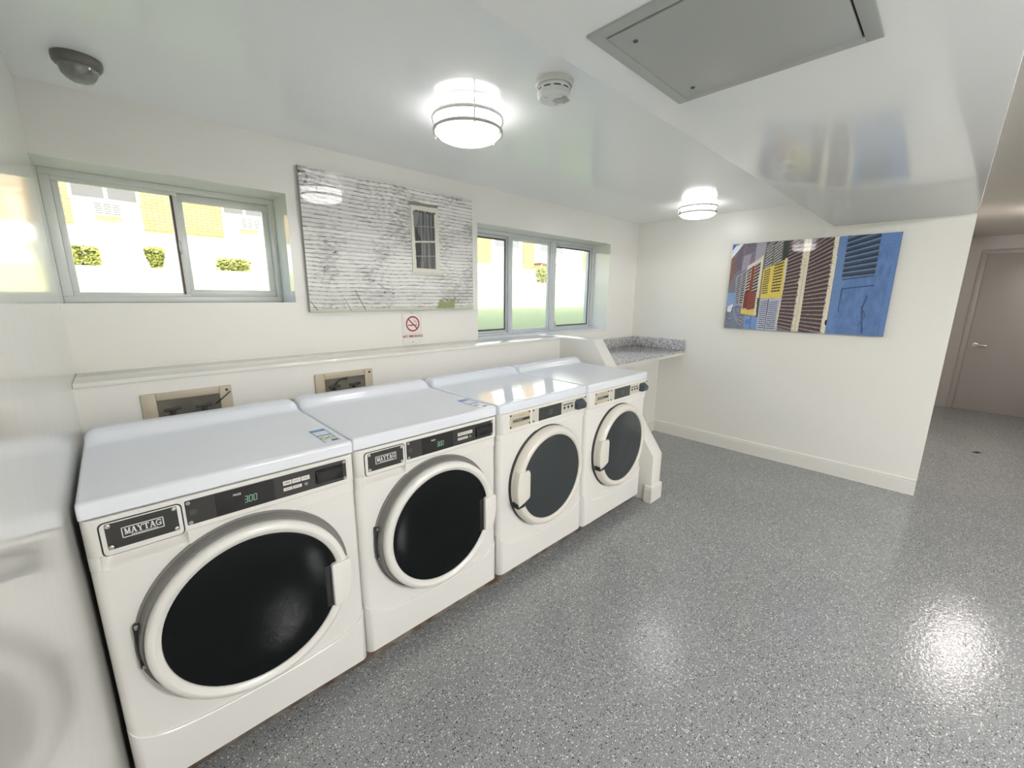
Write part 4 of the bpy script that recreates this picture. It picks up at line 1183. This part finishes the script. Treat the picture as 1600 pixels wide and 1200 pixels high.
# hedge bushes in front of the building
LEAF = noise_two('hedge_leaf', (0.11, 0.13, 0.025), (0.46, 0.47, 0.11), 9, 0.7)
def bush(cx, cy, w_, h_, seed, label, flat=1.0, taper=0.0):
    r = random.Random(seed)
    z0 = gz(cy)
    t = empty('hedge_bush', (cx, cy, z0), label, 'bush', 'clipped bushes along the building')
    mb = MB()
    n = 1500
    for i in range(n):
        a = r.uniform(0, 2*math.pi); v = r.random()
        s = 1.0 - taper*(1-v)
        e = abs(math.cos(a))**0.6*math.copysign(1, math.cos(a)); e2 = abs(math.sin(a))**0.6*math.copysign(1, math.sin(a))
        k = r.uniform(0.0, 1.0)**0.5
        cap = 1.0 if v < 0.8 else math.sqrt(max(0, 1-((v-0.8)/0.2)**2*0.6))
        x = w_/2*e*k*s*cap; y = w_/2*0.7*e2*k*s*cap; z = 0.04+h_*v*r.uniform(0.93, 1.05)
        d = Vector((r.uniform(-1, 1), r.uniform(-1, 1), r.uniform(-.6, 1))).normalized(); q = d.orthogonal().normalized(); s_ = 0.05*r.uniform(.6, 1.3)
        c = Vector((x, y, z))
        pts = [c-d*s_, c+q*s_*.6, c+d*s_, c-q*s_*.6]
        mb.bm.faces.new([mb.bm.verts.new(p) for p in pts])
    mb.build('foliage', LEAF, t, smooth=0, recalc=False)
    mb = MB()
    for k in range(4):
        a = k*1.6+seed; mb.tube([(0.03*math.cos(a), 0.03*math.sin(a), -0.03), (0.12*w_*math.cos(a), 0.12*w_*math.sin(a), h_*.4), (0.3*w_*math.cos(a), 0.25*w_*math.sin(a), h_*.8)], 0.012, 6)
    mb.build('stem', mat('bush_stem', (0.12, 0.08, 0.05), 0.8), t)
bush(-0.20, 16.5, 0.72, 0.52, 1, 'round clipped bush at the left of the first window view')
bush(1.43, 16.5, 0.62, 0.62, 2, 'ragged bush narrowing to its base, in the middle of the first window view', taper=0.55)
bush(3.54, 16.5, 1.05, 0.40, 3, 'low wide clipped bush at the right of the first window view')
bush(20.0, 16.5, 1.15, 0.92, 4, 'taller bush seen through the middle pane of the far window', taper=0.2)
# railing near the left
t = empty('hand_railing', (-0.2, 17.2, gz(17.2)), 'thin dark railing in front of the building at the left of the first window', 'railing')
mb = MB(); mb.tube([(-1.5, 0, 0.95), (0.35, 0, 0.95)], 0.012, 6); mb.build('rail', mat('faded_rail', (0.35, 0.35, 0.36), 0.6), t)
for k in range(6):
    mb = MB(); mb.tube([(-1.4+0.34*k, 0, -0.05), (-1.4+0.34*k, 0, 0.95)], 0.009, 6); mb.build('baluster', mat('faded_rail', (0.35, 0.35, 0.36), 0.6), t)
